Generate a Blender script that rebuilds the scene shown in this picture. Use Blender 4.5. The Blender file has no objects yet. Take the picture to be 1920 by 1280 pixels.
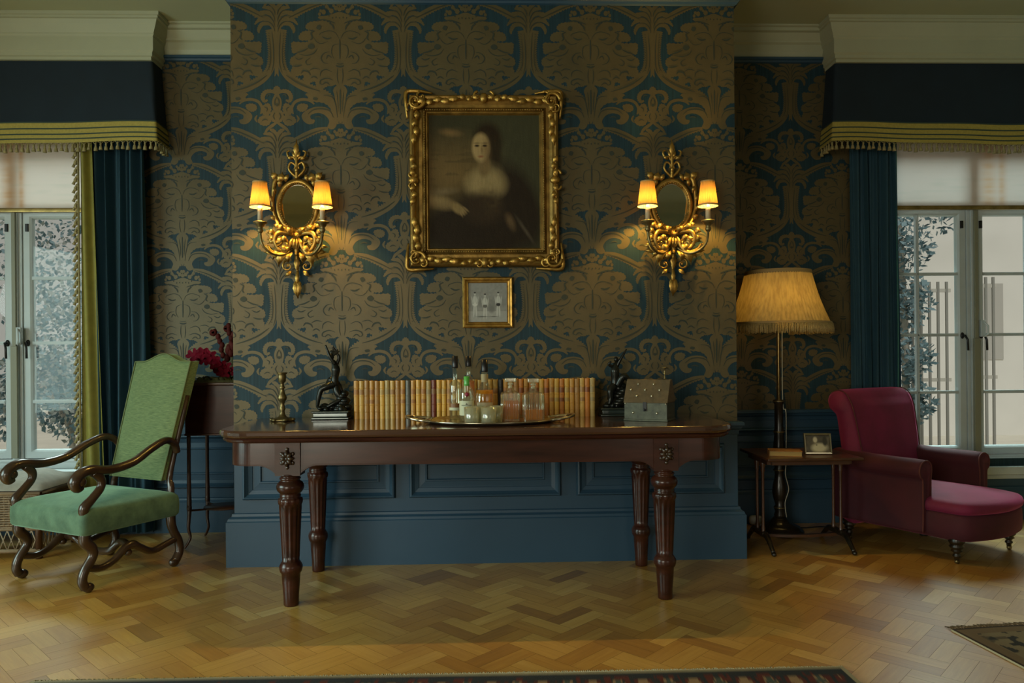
import bpy, math, random
from math import sin, cos, pi, sqrt, radians, exp
from mathutils import Vector, Matrix
from mathutils.geometry import tessellate_polygon
random.seed(7)
S = bpy.context.scene
COL = S.collection

# ------------------------------------------------------------------ camera
def make_camera():
    yaw, roll = 0.030, -0.0087
    cd = bpy.data.cameras.new('camera'); cam = bpy.data.objects.new('camera', cd); COL.objects.link(cam)
    cd.sensor_width = 36.0; cd.lens = 1393 / 1920 * 36.0; cd.shift_y = 24 / 1920
    cd.clip_start = 0.05; cd.clip_end = 200
    R = Vector((cos(yaw), -sin(yaw), 0)); F = Vector((sin(yaw), cos(yaw), 0)); U = Vector((0, 0, 1))
    R2 = R * cos(roll) + U * sin(roll); U2 = U * cos(roll) - R * sin(roll)
    M = Matrix((R2, U2, -F)).transposed().to_4x4(); M.translation = Vector((0, -3.99, 1.11))
    cam.matrix_world = M
    S.camera = cam
make_camera()
S.view_settings.view_transform = 'Standard'; S.view_settings.look = 'None'
S.view_settings.exposure = 0.0; S.view_settings.gamma = 1.0; S.view_settings.use_curve_mapping = False
S.cycles.use_denoising = True
S.cycles.max_bounces = 10; S.cycles.transparent_max_bounces = 16; S.cycles.transmission_bounces = 8
S.cycles.caustics_reflective = False; S.cycles.caustics_refractive = False
S.cycles.sample_clamp_indirect = 4.0

# ------------------------------------------------------------------ world: flat overcast daylight
W = bpy.data.worlds.new('overcast_sky'); S.world = W; W.use_nodes = True
wb = W.node_tree.nodes['Background']; wb.inputs[0].default_value = (1.0, 0.96, 0.86, 1); wb.inputs[1].default_value = 0.36

def area(name, loc, aim, sx, sy, power, col, spread=180):
    l = bpy.data.lights.new(name, 'AREA'); l.shape = 'RECTANGLE'; l.size = sx; l.size_y = sy
    l.energy = power; l.color = col; l.spread = radians(spread)
    o = bpy.data.objects.new(name, l); COL.objects.link(o); o.location = loc
    o.rotation_euler = (Vector(aim) - Vector(loc)).to_track_quat('-Z', 'Y').to_euler()
    o['kind'] = 'helper'
    return o
# daylight through the unseen windows of the room (left wall and the wall behind the camera)
area('daylight_left_wall', (-4.40, -2.3, 1.35), (-1.6, -1.5, .0), 2.2, 1.8, 92, (0.72, 1.0, 0.95), 150)
area('daylight_rear_left', (-2.6, -6.3, 1.5), (-.9, -2.2, .0), 1.8, 1.9, 68, (1.0, .98, 0.80), 130)
area('daylight_rear_right', (2.4, -6.3, 1.5), (1.2, -2.2, .0), 1.8, 1.9, 7, (1.0, 0.93, 0.74), 130)
# added area lamps, out of view above the two windows, boosting their daylight
area('left_window_fill', (-3.3, 3.0, 4.1), (-2.5, -.9, -.2), 2.4, 2.0, 105, (0.80, 1.0, 0.96), 90)
area('right_window_fill', (3.5, 3.0, 4.1), (2.5, -.9, -.2), 2.4, 2.0, 118, (0.76, 1.0, 0.97), 90)
# soft sun lamp added to brighten the ground and house outside
sl = bpy.data.lights.new('garden_fill_sun', 'SUN'); sl.energy = 1.15; sl.angle = radians(18); sl.color = (1.0, .97, .92)
so = bpy.data.objects.new('garden_fill_sun', sl); COL.objects.link(so); so.rotation_euler = (radians(48), 0, radians(-12)); so['kind'] = 'helper'

# ------------------------------------------------------------------ materials
MATS = {}
def srgb(r, g, b):
    f = lambda c: (c / 255 / 12.92) if c / 255 <= 0.04045 else ((c / 255 + 0.055) / 1.055) ** 2.4
    return (f(r), f(g), f(b), 1)
def mat(name, col, rough=0.5, metal=0.0, noise=0.0, nscale=8.0, stretch=(1, 1, 1), bump=0.0, bscale=60.0,
        sheen=0.0, coat=0.0, spec=0.5, trans=0.0, ior=1.45, coords='Object', bstretch=(1, 1, 1), col2=None, bdist=0.01, sheentint=None):
    if name in MATS: return MATS[name]
    m = bpy.data.materials.new(name); m.use_nodes = True; n = m.node_tree.nodes; l = m.node_tree.links
    b = n['Principled BSDF']
    if len(col) == 3: col = (*col, 1)
    b.inputs['Base Color'].default_value = col
    b.inputs['Roughness'].default_value = rough; b.inputs['Metallic'].default_value = metal
    b.inputs['Specular IOR Level'].default_value = spec; b.inputs['IOR'].default_value = ior
    if sheen:
        b.inputs['Sheen Weight'].default_value = sheen; b.inputs['Sheen Roughness'].default_value = 0.45
        b.inputs['Sheen Tint'].default_value = sheentint or tuple(min(1, c * 3 + .12) for c in col[:3]) + (1,)
    if coat: b.inputs['Coat Weight'].default_value = coat; b.inputs['Coat Roughness'].default_value = 0.12
    if trans: b.inputs['Transmission Weight'].default_value = trans
    tc = n.new('ShaderNodeTexCoord')
    if noise or col2:
        mp = n.new('ShaderNodeMapping'); mp.inputs['Scale'].default_value = stretch; l.new(tc.outputs[coords], mp.inputs[0])
        nz = n.new('ShaderNodeTexNoise'); nz.inputs['Scale'].default_value = nscale; nz.inputs['Detail'].default_value = 5; nz.inputs['Roughness'].default_value = 0.6
        l.new(mp.outputs[0], nz.inputs[0])
        cr = n.new('ShaderNodeValToRGB'); cr.color_ramp.elements[0].position = 0.3; cr.color_ramp.elements[1].position = 0.7
        a = max(0, 1 - noise); z = 1 + noise
        c2 = col2 if col2 else tuple(c * z for c in col[:3])
        cr.color_ramp.elements[0].color = (col[0] * a, col[1] * a, col[2] * a, 1); cr.color_ramp.elements[1].color = (*c2[:3], 1)
        l.new(nz.outputs[0], cr.inputs[0]); l.new(cr.outputs[0], b.inputs['Base Color'])
    if bump:
        mp2 = n.new('ShaderNodeMapping'); mp2.inputs['Scale'].default_value = bstretch; l.new(tc.outputs[coords], mp2.inputs[0])
        nb = n.new('ShaderNodeTexNoise'); nb.inputs['Scale'].default_value = bscale; nb.inputs['Detail'].default_value = 3
        l.new(mp2.outputs[0], nb.inputs[0])
        bp = n.new('ShaderNodeBump'); bp.inputs['Strength'].default_value = bump; bp.inputs['Distance'].default_value = bdist
        l.new(nb.outputs[0], bp.inputs['Height']); l.new(bp.outputs[0], b.inputs['Normal'])
    MATS[name] = m
    return m

def mat_attr(name, rough=0.6, sheen=0.0, coat=0.0, bump=0.0, bscale=300, spec=0.4):
    if name in MATS: return MATS[name]
    m = mat(name, (1, 1, 1), rough, bump=bump, bscale=bscale, coat=coat, spec=spec)
    n = m.node_tree.nodes; a = n.new('ShaderNodeAttribute'); a.attribute_name = 'Col'
    m.node_tree.links.new(a.outputs['Color'], n['Principled BSDF'].inputs['Base Color'])
    if sheen: n['Principled BSDF'].inputs['Sheen Weight'].default_value = sheen
    return m

def mat_cloth_translucent(name, col, tcol, fac, bump=0.3, bscale=40, bstretch=(1, 1, 0.05)):
    m = bpy.data.materials.new(name); m.use_nodes = True; n = m.node_tree.nodes; l = m.node_tree.links
    n.remove(n['Principled BSDF'])
    d = n.new('ShaderNodeBsdfDiffuse'); d.inputs[0].default_value = (*col[:3], 1)
    t = n.new('ShaderNodeBsdfTranslucent'); t.inputs[0].default_value = (*tcol[:3], 1)
    mx = n.new('ShaderNodeMixShader'); mx.inputs[0].default_value = fac
    l.new(d.outputs[0], mx.inputs[1]); l.new(t.outputs[0], mx.inputs[2]); l.new(mx.outputs[0], n['Material Output'].inputs[0])
    tc = n.new('ShaderNodeTexCoord'); mp = n.new('ShaderNodeMapping'); mp.inputs['Scale'].default_value = bstretch
    nz = n.new('ShaderNodeTexNoise'); nz.inputs['Scale'].default_value = bscale
    l.new(tc.outputs['Object'], mp.inputs[0]); l.new(mp.outputs[0], nz.inputs[0])
    hs = n.new('ShaderNodeMixRGB'); hs.blend_type = 'MULTIPLY'; hs.inputs[0].default_value = 0.7; hs.inputs[1].default_value = (*tcol[:3], 1)
    cr = n.new('ShaderNodeValToRGB'); cr.color_ramp.elements[0].color = (.45, .35, .2, 1); cr.color_ramp.elements[0].position = .35; cr.color_ramp.elements[1].position = .6
    l.new(nz.outputs[0], cr.inputs[0]); l.new(cr.outputs[0], hs.inputs[2]); l.new(hs.outputs[0], t.inputs[0])
    return m

M = {}
M['gold_damask'] = mat('gold_damask', (0.088, 0.068, 0.031), 0.45, 0.2, noise=0.14, nscale=5, bump=0.12, bscale=260, bstretch=(1, 1, .06), bdist=.002, spec=.35)
M['gold_damask_light'] = mat('gold_damask_light', (0.135, 0.10, 0.042), 0.40, 0.3, noise=0.10, nscale=5, bump=0.12, bscale=260, bstretch=(1, 1, .06), bdist=.002, spec=.35)
M['blue_damask'] = mat('blue_damask', (0.0085, 0.029, 0.040), 0.6, 0, noise=0.35, nscale=90, stretch=(1, 1, .02), bump=.1, bscale=260, bstretch=(1, 1, .06), bdist=.002, spec=.3)
M['blue_line'] = mat('blue_line', (0.030, 0.036, 0.026), 0.6, 0, spec=.3)
M['blue_paint'] = mat('blue_paint', (0.024, 0.058, 0.095), 0.42, 0, noise=0.06, nscale=3, spec=.4)
M['plaster_white'] = mat('plaster_white', (0.37, 0.38, 0.26), 0.6, 0, noise=0.04, nscale=4)
M['ceiling_white'] = mat('ceiling_white', (0.42, 0.44, 0.29), 0.8, 0, noise=0.04, nscale=2)
M['room_wall'] = mat('room_wall', (0.45, 0.47, 0.36), 0.8)
M['window_white'] = mat('window_white', (0.42, 0.47, 0.48), 0.4, 0, noise=.05)
M['mahogany'] = mat('mahogany', (0.036, 0.0105, 0.0055), 0.28, 0, noise=0.5, nscale=7, stretch=(.35, 3, 3), coat=.15, spec=.35, bump=.05, bscale=20, bdist=.002)
M['mahogany_top'] = mat('mahogany_top', (0.060, 0.027, 0.016), 0.13, 0, noise=0.35, nscale=6, stretch=(.3, 4, 3), coat=.6, bump=.03, bscale=6, bdist=.002)
M['dark_oak'] = mat('dark_oak', (0.035, 0.018, 0.009), 0.28, 0, noise=0.5, nscale=12, coat=.3)
M['walnut'] = mat('walnut', (0.055, 0.022, 0.010), 0.35, 0, noise=0.4, nscale=8, stretch=(1, 1, .2), coat=.2)
M['ebony'] = mat('ebony', (0.007, 0.006, 0.005), 0.32, 0, noise=0.6, nscale=20, col2=(0.022, 0.014, 0.006), coat=.15)
M['gilt'] = mat('gilt', (0.34, 0.20, 0.045), 0.38, 0.85, noise=0.45, nscale=25, bump=.35, bscale=50, bdist=.004)
M['gilt_dark'] = mat('gilt_dark', (0.16, 0.085, 0.02), 0.45, 0.7, noise=0.5, nscale=18, bump=.4, bscale=60, bdist=.004)
M['brass'] = mat('brass', (0.30, 0.20, 0.07), 0.3, 0.9, noise=0.3, nscale=20)
M['old_brass'] = mat('old_brass', (0.17, 0.125, 0.05), 0.38, 0.8, noise=0.4, nscale=30)
M['silver'] = mat('silver', (0.50, 0.44, 0.32), 0.2, 0.95, noise=0.2, nscale=12)
M['bronze'] = mat('bronze', (0.016, 0.017, 0.014), 0.28, 0.5, noise=0.5, nscale=25)
M['bronze_base'] = mat('bronze_base', (0.03, 0.04, 0.035), 0.14, 0.3, noise=0.4, nscale=10, coat=.4)
M['green_velvet'] = mat('green_velvet', (0.080, 0.135, 0.055), 0.85, 0, noise=0.30, nscale=70, stretch=(.4, 1, 4), sheen=.6, bump=.25, bscale=160, bstretch=(.3, 1, 3), bdist=.003, col2=(0.155, 0.21, 0.085), sheentint=(.45, .65, .35, 1))
M['green_seat'] = mat('green_seat', (0.058, 0.115, 0.068), 0.85, 0, noise=0.3, nscale=14, sheen=.6, bump=.25, bscale=160, bdist=.003, col2=(0.095, 0.17, 0.10), sheentint=(.4, .7, .5, 1))
M['green_piping'] = mat('green_piping', (0.10, 0.13, 0.05), 0.8)
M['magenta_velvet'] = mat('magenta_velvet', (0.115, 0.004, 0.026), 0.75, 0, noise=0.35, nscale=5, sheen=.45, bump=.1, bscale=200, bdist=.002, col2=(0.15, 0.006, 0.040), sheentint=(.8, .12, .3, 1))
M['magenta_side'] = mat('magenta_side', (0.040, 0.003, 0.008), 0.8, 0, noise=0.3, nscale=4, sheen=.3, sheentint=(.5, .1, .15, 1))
M['magenta_piping'] = mat('magenta_piping', (0.08, 0.018, 0.015), 0.8)
M['curtain_blue'] = mat('curtain_blue', (0.014, 0.052, 0.080), 0.8, 0, noise=0.15, nscale=3, sheen=.25, sheentint=(.15, .45, .6, 1))
M['curtain_gold'] = mat('curtain_gold', (0.21, 0.19, 0.035), 0.7, 0, noise=0.12, nscale=20)
M['pelmet_blue'] = mat('pelmet_blue', (0.006, 0.015, 0.024), 0.85, 0, noise=0.15, nscale=6)
M['pelmet_line'] = mat('pelmet_line', (0.03, 0.05, 0.035), 0.85)
M['gold_braid'] = mat('gold_braid', (0.34, 0.27, 0.055), 0.6, 0, noise=0.15, nscale=90, bump=.2, bscale=200, bdist=.002)
M['tassel'] = mat('tassel', (0.24, 0.20, 0.085), 0.75, 0, noise=0.35, nscale=60)
M['shade_gold'] = mat_cloth_translucent('shade_gold', (0.40, 0.26, 0.08), (0.046, 0.0235, 0.0065), .45, bscale=200, bstretch=(1, 1, .015))
M['shade_yellow'] = mat_cloth_translucent('shade_yellow', (0.55, 0.42, 0.17), (0.85, 0.60, 0.20), .45, bscale=60)
M['shade_trim'] = mat('shade_trim', (0.33, 0.22, 0.08), 0.7)
M['candle_cream'] = mat('candle_cream', (0.45, 0.36, 0.22), 0.5)
M['blind'] = mat_cloth_translucent('blind', (0.62, 0.60, 0.55), (0.9, 0.86, 0.78), .62, bscale=9, bstretch=(.25, 1, 3))
M['mirror'] = mat('mirror', (0.62, 0.66, 0.58), 0.04, 1.0)
M['wicker'] = mat('wicker', (0.16, 0.105, 0.055), 0.6, 0, noise=0.4, nscale=30)
M['cushion_linen'] = mat('cushion_linen', (0.22, 0.21, 0.175), 0.9, 0, noise=0.2, nscale=9, bump=.3, bscale=12, bdist=.02)
M['orchid'] = mat('orchid', (0.13, 0.002, 0.012), 0.7, 0, spec=.12, noise=0.3, nscale=30)
M['orchid_dark'] = mat('orchid_dark', (0.06, 0.010, 0.008), 0.7, 0, spec=.12, noise=0.3, nscale=30)
M['leaf'] = mat('leaf', (0.055, 0.08, 0.02), 0.5, 0, noise=0.4, nscale=10)
M['black_cap'] = mat('black_cap', (0.008, 0.008, 0.010), 0.3)
M['box_metal'] = mat('box_metal', (0.055, 0.060, 0.038), 0.45, 0.3, noise=0.4, nscale=40)
M['box_roof'] = mat('box_roof', (0.12, 0.085, 0.045), 0.5, 0.3, noise=0.2, nscale=40)
M['stud'] = mat('stud', (0.55, 0.50, 0.36), 0.25, 0.8)
M['iron'] = mat('iron', (0.02, 0.02, 0.02), 0.4, 0.5)
M['white_plastic'] = mat('white_plastic', (0.45, 0.45, 0.42), 0.4)
M['pages'] = mat('pages', (0.42, 0.34, 0.20), 0.8, 0, noise=.2, nscale=100)
M['rug_fringe'] = mat('rug_fringe', (0.42, 0.38, 0.24), 0.9)
M['cord'] = mat('cord', (0.35, 0.33, 0.26), 0.6)
def mat_glass(name, col=(1, 1, 1), rough=0.02):
    return mat(name, col, rough, trans=1.0, ior=1.45)
def mat_clear(name, tint, clear, gloss, body, rough=.05, bump=0):
    '''glass or liquid: mostly see-through, some mirror gloss, a little body colour'''
    m = bpy.data.materials.new(name); m.use_nodes = True; n = m.node_tree.nodes; l = m.node_tree.links; n.remove(n['Principled BSDF'])
    t = n.new('ShaderNodeBsdfTransparent'); t.inputs[0].default_value = (*tint, 1)
    g = n.new('ShaderNodeBsdfGlossy'); g.inputs['Roughness'].default_value = rough; g.inputs[0].default_value = (.9, .9, .85, 1)
    d = n.new('ShaderNodeBsdfTranslucent'); d.inputs[0].default_value = (*body, 1); d2 = n.new('ShaderNodeBsdfDiffuse'); d2.inputs[0].default_value = (*body, 1)
    dm = n.new('ShaderNodeMixShader'); dm.inputs[0].default_value = .5; l.new(d.outputs[0], dm.inputs[1]); l.new(d2.outputs[0], dm.inputs[2])
    m1 = n.new('ShaderNodeMixShader'); m1.inputs[0].default_value = 1 - clear; l.new(t.outputs[0], m1.inputs[1]); l.new(dm.outputs[0], m1.inputs[2])
    lw = n.new('ShaderNodeLayerWeight'); lw.inputs[0].default_value = .35; mr = n.new('ShaderNodeMapRange'); mr.inputs['To Min'].default_value = gloss; mr.inputs['To Max'].default_value = min(1, gloss + .55); l.new(lw.outputs['Facing'], mr.inputs[0])
    m2 = n.new('ShaderNodeMixShader'); l.new(mr.outputs[0], m2.inputs[0]); l.new(m1.outputs[0], m2.inputs[1]); l.new(g.outputs[0], m2.inputs[2]); l.new(m2.outputs[0], n['Material Output'].inputs[0])
    return m
M['glass'] = mat_clear('glass', (.90, .93, .86), .90, .05, (.5, .55, .45))
M['cut_glass'] = mat_clear('cut_glass', (.96, .97, .90), .94, .08, (.85, .88, .68), .12)
M['tumbler_glass'] = mat_clear('tumbler_glass', (.93, .95, .86), .70, .16, (.92, .95, .74), .15)
M['whisky'] = mat_clear('whisky', (.80, .36, .01), .50, .0, (.95, .38, .0))
M['orange_liquor'] = mat_clear('orange_liquor', (.95, .58, .06), .55, .02, (.98, .42, .015))
def mat_pane():
    m = bpy.data.materials.new('window_pane'); m.use_nodes = True; n = m.node_tree.nodes; l = m.node_tree.links
    n.remove(n['Principled BSDF'])
    t = n.new('ShaderNodeBsdfTransparent'); t.inputs[0].default_value = (.94, .96, .95, 1)
    g = n.new('ShaderNodeBsdfGlossy'); g.inputs['Roughness'].default_value = 0.02
    mx = n.new('ShaderNodeMixShader'); mx.inputs[0].default_value = 0.012
    l.new(t.outputs[0], mx.inputs[1]); l.new(g.outputs[0], mx.inputs[2]); l.new(mx.outputs[0], n['Material Output'].inputs[0])
    return m
M['pane'] = mat_pane()

def floor_material():
    m = bpy.data.materials.new('oak_parquet'); m.use_nodes = True; n = m.node_tree.nodes; l = m.node_tree.links
    b = n['Principled BSDF']
    at = n.new('ShaderNodeAttribute'); at.attribute_name = 'tone'
    uv = n.new('ShaderNodeUVMap'); uv.uv_map = 'UVMap'
    mp = n.new('ShaderNodeMapping'); mp.inputs['Scale'].default_value = (5, 60, 1); l.new(uv.outputs[0], mp.inputs[0])
    nz = n.new('ShaderNodeTexNoise'); nz.inputs['Scale'].default_value = 1.0; nz.inputs['Detail'].default_value = 6; nz.inputs['Roughness'].default_value = .65
    l.new(mp.outputs[0], nz.inputs[0])
    tc = n.new('ShaderNodeTexCoord'); big = n.new('ShaderNodeTexNoise'); big.inputs['Scale'].default_value = 0.9; big.inputs['Detail'].default_value = 4
    l.new(tc.outputs['Object'], big.inputs[0])
    mth = n.new('ShaderNodeMath'); mth.operation = 'MULTIPLY_ADD'; mth.inputs[1].default_value = 0.55; l.new(nz.outputs[0], mth.inputs[0]); l.new(at.outputs['Fac'], mth.inputs[2])
    cr = n.new('ShaderNodeValToRGB'); e = cr.color_ramp.elements
    e[0].position = 0.10; e[0].color = (0.22, 0.10, 0.018, 1); e[1].position = 1.25 if False else 1.0; e[1].color = (0.68, 0.49, 0.18, 1)
    x = e.new(0.45); x.color = (0.39, 0.19, 0.028, 1); x = e.new(0.72); x.color = (0.54, 0.32, 0.07, 1)
    l.new(mth.outputs[0], cr.inputs[0])
    # large worn patches
    cr2 = n.new('ShaderNodeValToRGB'); cr2.color_ramp.elements[0].position = .35; cr2.color_ramp.elements[0].color = (.82, .80, .80, 1); cr2.color_ramp.elements[1].position = .65; cr2.color_ramp.elements[1].color = (1.12, 1.1, 1.05, 1)
    l.new(big.outputs[0], cr2.inputs[0])
    mu = n.new('ShaderNodeMixRGB'); mu.blend_type = 'MULTIPLY'; mu.inputs[0].default_value = 1
    l.new(cr.outputs[0], mu.inputs[1]); l.new(cr2.outputs[0], mu.inputs[2]); l.new(mu.outputs[0], b.inputs['Base Color'])
    # sheen of old wax: rougher where worn
    r2 = n.new('ShaderNodeMapRange'); r2.inputs['To Min'].default_value = .30; r2.inputs['To Max'].default_value = .52
    l.new(big.outputs[0], r2.inputs[0]); l.new(r2.outputs[0], b.inputs['Roughness'])
    b.inputs['Specular IOR Level'].default_value = 0.7; b.inputs['Coat Weight'].default_value = .9; b.inputs['Coat Roughness'].default_value = .3
    bp = n.new('ShaderNodeBump'); bp.inputs['Strength'].default_value = .25; bp.inputs['Distance'].default_value = .003
    l.new(nz.outputs[0], bp.inputs['Height']); l.new(bp.outputs[0], b.inputs['Normal'])
    return m
M['parquet'] = floor_material()

# ------------------------------------------------------------------ mesh builder
def catmull(pts, n=6, closed=False):
    P = [Vector(p) for p in pts]; out = []
    N = len(P); rng = N if closed else N - 1
    for i in range(rng):
        if closed: p0, p1, p2, p3 = P[(i - 1) % N], P[i], P[(i + 1) % N], P[(i + 2) % N]
        else: p0, p1, p2, p3 = P[max(i - 1, 0)], P[i], P[i + 1], P[min(i + 2, N - 1)]
        for k in range(n):
            t = k / n
            out.append(0.5 * ((2 * p1) + (-p0 + p2) * t + (2 * p0 - 5 * p1 + 4 * p2 - p3) * t * t + (-p0 + 3 * p1 - 3 * p2 + p3) * t ** 3))
    if not closed: out.append(P[-1].copy())
    return out

class MB:
    def __init__(s): s.v = []; s.f = []; s.m = []; s.s = []; s.T = Matrix.Identity(4)
    def add(s, vs, fs, mi=0, sm=False):
        o = len(s.v); s.v += [tuple(s.T @ Vector(p)) for p in vs]
        for f in fs: s.f.append(tuple(i + o for i in f)); s.m.append(mi); s.s.append(sm)
    def box(s, x0, x1, y0, y1, z0, z1, mi=0):
        vs = [(x, y, z) for x in (x0, x1) for y in (y0, y1) for z in (z0, z1)]
        s.add(vs, [(0, 1, 3, 2), (4, 6, 7, 5), (0, 4, 5, 1), (2, 3, 7, 6), (0, 2, 6, 4), (1, 5, 7, 3)], mi)
    def quad(s, a, b, c, d, mi=0): s.add([a, b, c, d], [(0, 1, 2, 3)], mi)
    def lathe(s, prof, c=(0, 0, 0), seg=32, mi=0, flute=None, sx=1, sy=1, sm=True):
        vs = []; fs = []
        for j, (r, z) in enumerate(prof):
            for i in range(seg):
                a = 2 * pi * i / seg; rr = r
                if flute: rr = r * flute(a, z)
                vs.append((c[0] + rr * cos(a) * sx, c[1] + rr * sin(a) * sy, c[2] + z))
        n = len(prof)
        for j in range(n - 1):
            for i in range(seg):
                k = (i + 1) % seg; fs.append((j * seg + i, j * seg + k, (j + 1) * seg + k, (j + 1) * seg + i))
        if prof[0][0] > 1e-5: fs.append(tuple(range(seg - 1, -1, -1)))
        if prof[-1][0] > 1e-5: fs.append(tuple((n - 1) * seg + i for i in range(seg)))
        s.add(vs, fs, mi, sm)
    def tube(s, pts, r, seg=8, mi=0, smooth=0, flat=1.0, up=(0, 0, 1), cap=True):
        P = [Vector(p) for p in pts]
        rs = [r] * len(P) if isinstance(r, (int, float)) else list(r)
        if smooth:
            n0 = len(P); P2 = catmull(P, smooth)
            R = []
            for i in range(len(P2)):
                t = i / smooth; a = min(int(t), n0 - 1); b = min(a + 1, n0 - 1); R.append(rs[a] * (1 - (t - a)) + rs[b] * (t - a))
            P, rs = P2, R
        n = len(P); vs = []; fs = []; nrm = None
        for i in range(n):
            t = (P[min(i + 1, n - 1)] - P[max(i - 1, 0)])
            if t.length < 1e-9: t = Vector((0, 0, 1))
            t.normalize()
            if nrm is None:
                u = Vector(up)
                if abs(u.dot(t)) > .95: u = Vector((1, 0, 0)) if abs(t.x) < .9 else Vector((0, 1, 0))
                nrm = (u - t * u.dot(t)).normalized()
            else:
                nrm = nrm - t * nrm.dot(t)
                nrm = nrm.normalized() if nrm.length > 1e-6 else t.orthogonal().normalized()
            b = t.cross(nrm)
            for k in range(seg):
                a = 2 * pi * k / seg; vs.append(P[i] + nrm * (cos(a) * rs[i]) + b * (sin(a) * rs[i] * flat))
        for i in range(n - 1):
            for k in range(seg):
                q = (k + 1) % seg; fs.append((i * seg + k, i * seg + q, (i + 1) * seg + q, (i + 1) * seg + k))
        if cap: fs.append(tuple(range(seg - 1, -1, -1))); fs.append(tuple((n - 1) * seg + k for k in range(seg)))
        s.add(vs, fs, mi, True)
    def ball(s, c, r, seg=12, mi=0, e=1.0):
        rx, ry, rz = (r, r, r) if isinstance(r, (int, float)) else r
        vs = []; fs = []; n = max(5, seg // 2 + 1)
        pw = lambda x: (abs(x) ** e) * (1 if x >= 0 else -1)
        for j in range(n + 1):
            th = -pi / 2 + pi * j / n
            for i in range(seg):
                a = 2 * pi * i / seg
                vs.append((c[0] + rx * pw(cos(th)) * pw(cos(a)), c[1] + ry * pw(cos(th)) * pw(sin(a)), c[2] + rz * pw(sin(th))))
        for j in range(n):
            for i in range(seg):
                k = (i + 1) % seg; fs.append((j * seg + i, j * seg + k, (j + 1) * seg + k, (j + 1) * seg + i))
        s.add(vs, fs, mi, True)
    def prism(s, poly, d0, d1, axis='y', mi=0, sm=False):
        # poly: 2D points; axis y -> (x,z); x -> (y,z); z -> (x,y)
        f = {'y': lambda p, d: (p[0], d, p[1]), 'x': lambda p, d: (d, p[0], p[1]), 'z': lambda p, d: (p[0], p[1], d)}[axis]
        n = len(poly); vs = [f(p, d0) for p in poly] + [f(p, d1) for p in poly]
        s.add(vs, [tuple(range(n))], mi, False); s.v, s.f
        o = len(s.v) - 2 * n
        s.f.append(tuple(o + n + i for i in range(n - 1, -1, -1))); s.m.append(mi); s.s.append(False)
        for i in range(n):
            k = (i + 1) % n; s.f.append((o + i, o + n + i, o + n + k, o + k)); s.m.append(mi); s.s.append(sm)
    def grid(s, fn, nu, nv, mi=0, sm=True, closeu=False):
        vs = [fn(i / nu, j / nv) for j in range(nv + 1) for i in range(nu + (0 if closeu else 1))]
        w = nu if closeu else nu + 1; fs = []
        for j in range(nv):
            for i in range(nu):
                k = (i + 1) % w if closeu else i + 1
                fs.append((j * w + i, j * w + k, (j + 1) * w + k, (j + 1) * w + i))
        s.add(vs, fs, mi, sm)
    def mould(s, path, prof, side=1, mi=0, closed=False, sm=False):
        # horizontal moulding along an XY path; prof = [(out, z)...]; out goes to the right-hand side * side
        n = len(path); P = [Vector((p[0], p[1])) for p in path]; vs = []
        for i in range(n):
            if closed: a, b = P[i] - P[i - 1], P[(i + 1) % n] - P[i]
            else: a = P[i] - P[i - 1] if i > 0 else P[1] - P[0]; b = P[i + 1] - P[i] if i < n - 1 else a
            if not closed and i == 0: a = b
            a = a.normalized(); b = b.normalized(); na = Vector((a.y, -a.x)) * side; nb = Vector((b.y, -b.x)) * side
            mt = (na + nb).normalized(); k = 1 / max(.2, mt.dot(na))
            for (o, z) in prof: vs.append((P[i].x + mt.x * o * k, P[i].y + mt.y * o * k, z))
        m = len(prof); fs = []
        for i in range(n if closed else n - 1):
            for j in range(m - 1):
                q = (i + 1) % n; fs.append((i * m + j, q * m + j, q * m + j + 1, i * m + j + 1))
        s.add(vs, fs, mi, sm)
    def frame(s, x0, x1, z0, z1, prof, y=0, mi=0, sm=False):
        # rectangular frame in the XZ plane; prof = [(inset, forward)...] forward is -y
        vs = []; m = len(prof)
        for (t, d) in prof: vs += [(x0 + t, y - d, z0 + t), (x1 - t, y - d, z0 + t), (x1 - t, y - d, z1 - t), (x0 + t, y - d, z1 - t)]
        fs = []
        for j in range(m - 1):
            for i in range(4):
                k = (i + 1) % 4; fs.append((j * 4 + i, j * 4 + k, (j + 1) * 4 + k, (j + 1) * 4 + i))
        s.add(vs, fs, mi, sm)
    def build(s, name, mats, parent=None, bev=0, seg=2, sub=0, fix=True):
        me = bpy.data.meshes.new(name); me.from_pydata(s.v, [], s.f)
        if not isinstance(mats, (list, tuple)): mats = [mats]
        for m in mats: me.materials.append(m if not isinstance(m, str) else M[m])
        me.polygons.foreach_set('material_index', s.m); me.polygons.foreach_set('use_smooth', s.s)
        me.validate(); me.update()
        if fix:
            import bmesh
            bm = bmesh.new(); bm.from_mesh(me); bmesh.ops.recalc_face_normals(bm, faces=bm.faces); bm.to_mesh(me); bm.free()
        o = bpy.data.objects.new(name, me); COL.objects.link(o)
        if parent: o.parent = parent
        if bev:
            b = o.modifiers.new('bevel', 'BEVEL'); b.width = bev; b.segments = seg; b.limit_method = 'ANGLE'; b.angle_limit = radians(40)
            me.polygons.foreach_set('use_smooth', [True] * len(me.polygons)); b.harden_normals = False
            w = o.modifiers.new('wn', 'WEIGHTED_NORMAL'); w.keep_sharp = True
        if sub:
            b = o.modifiers.new('sub', 'SUBSURF'); b.levels = sub; b.render_levels = sub
        return o

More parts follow.
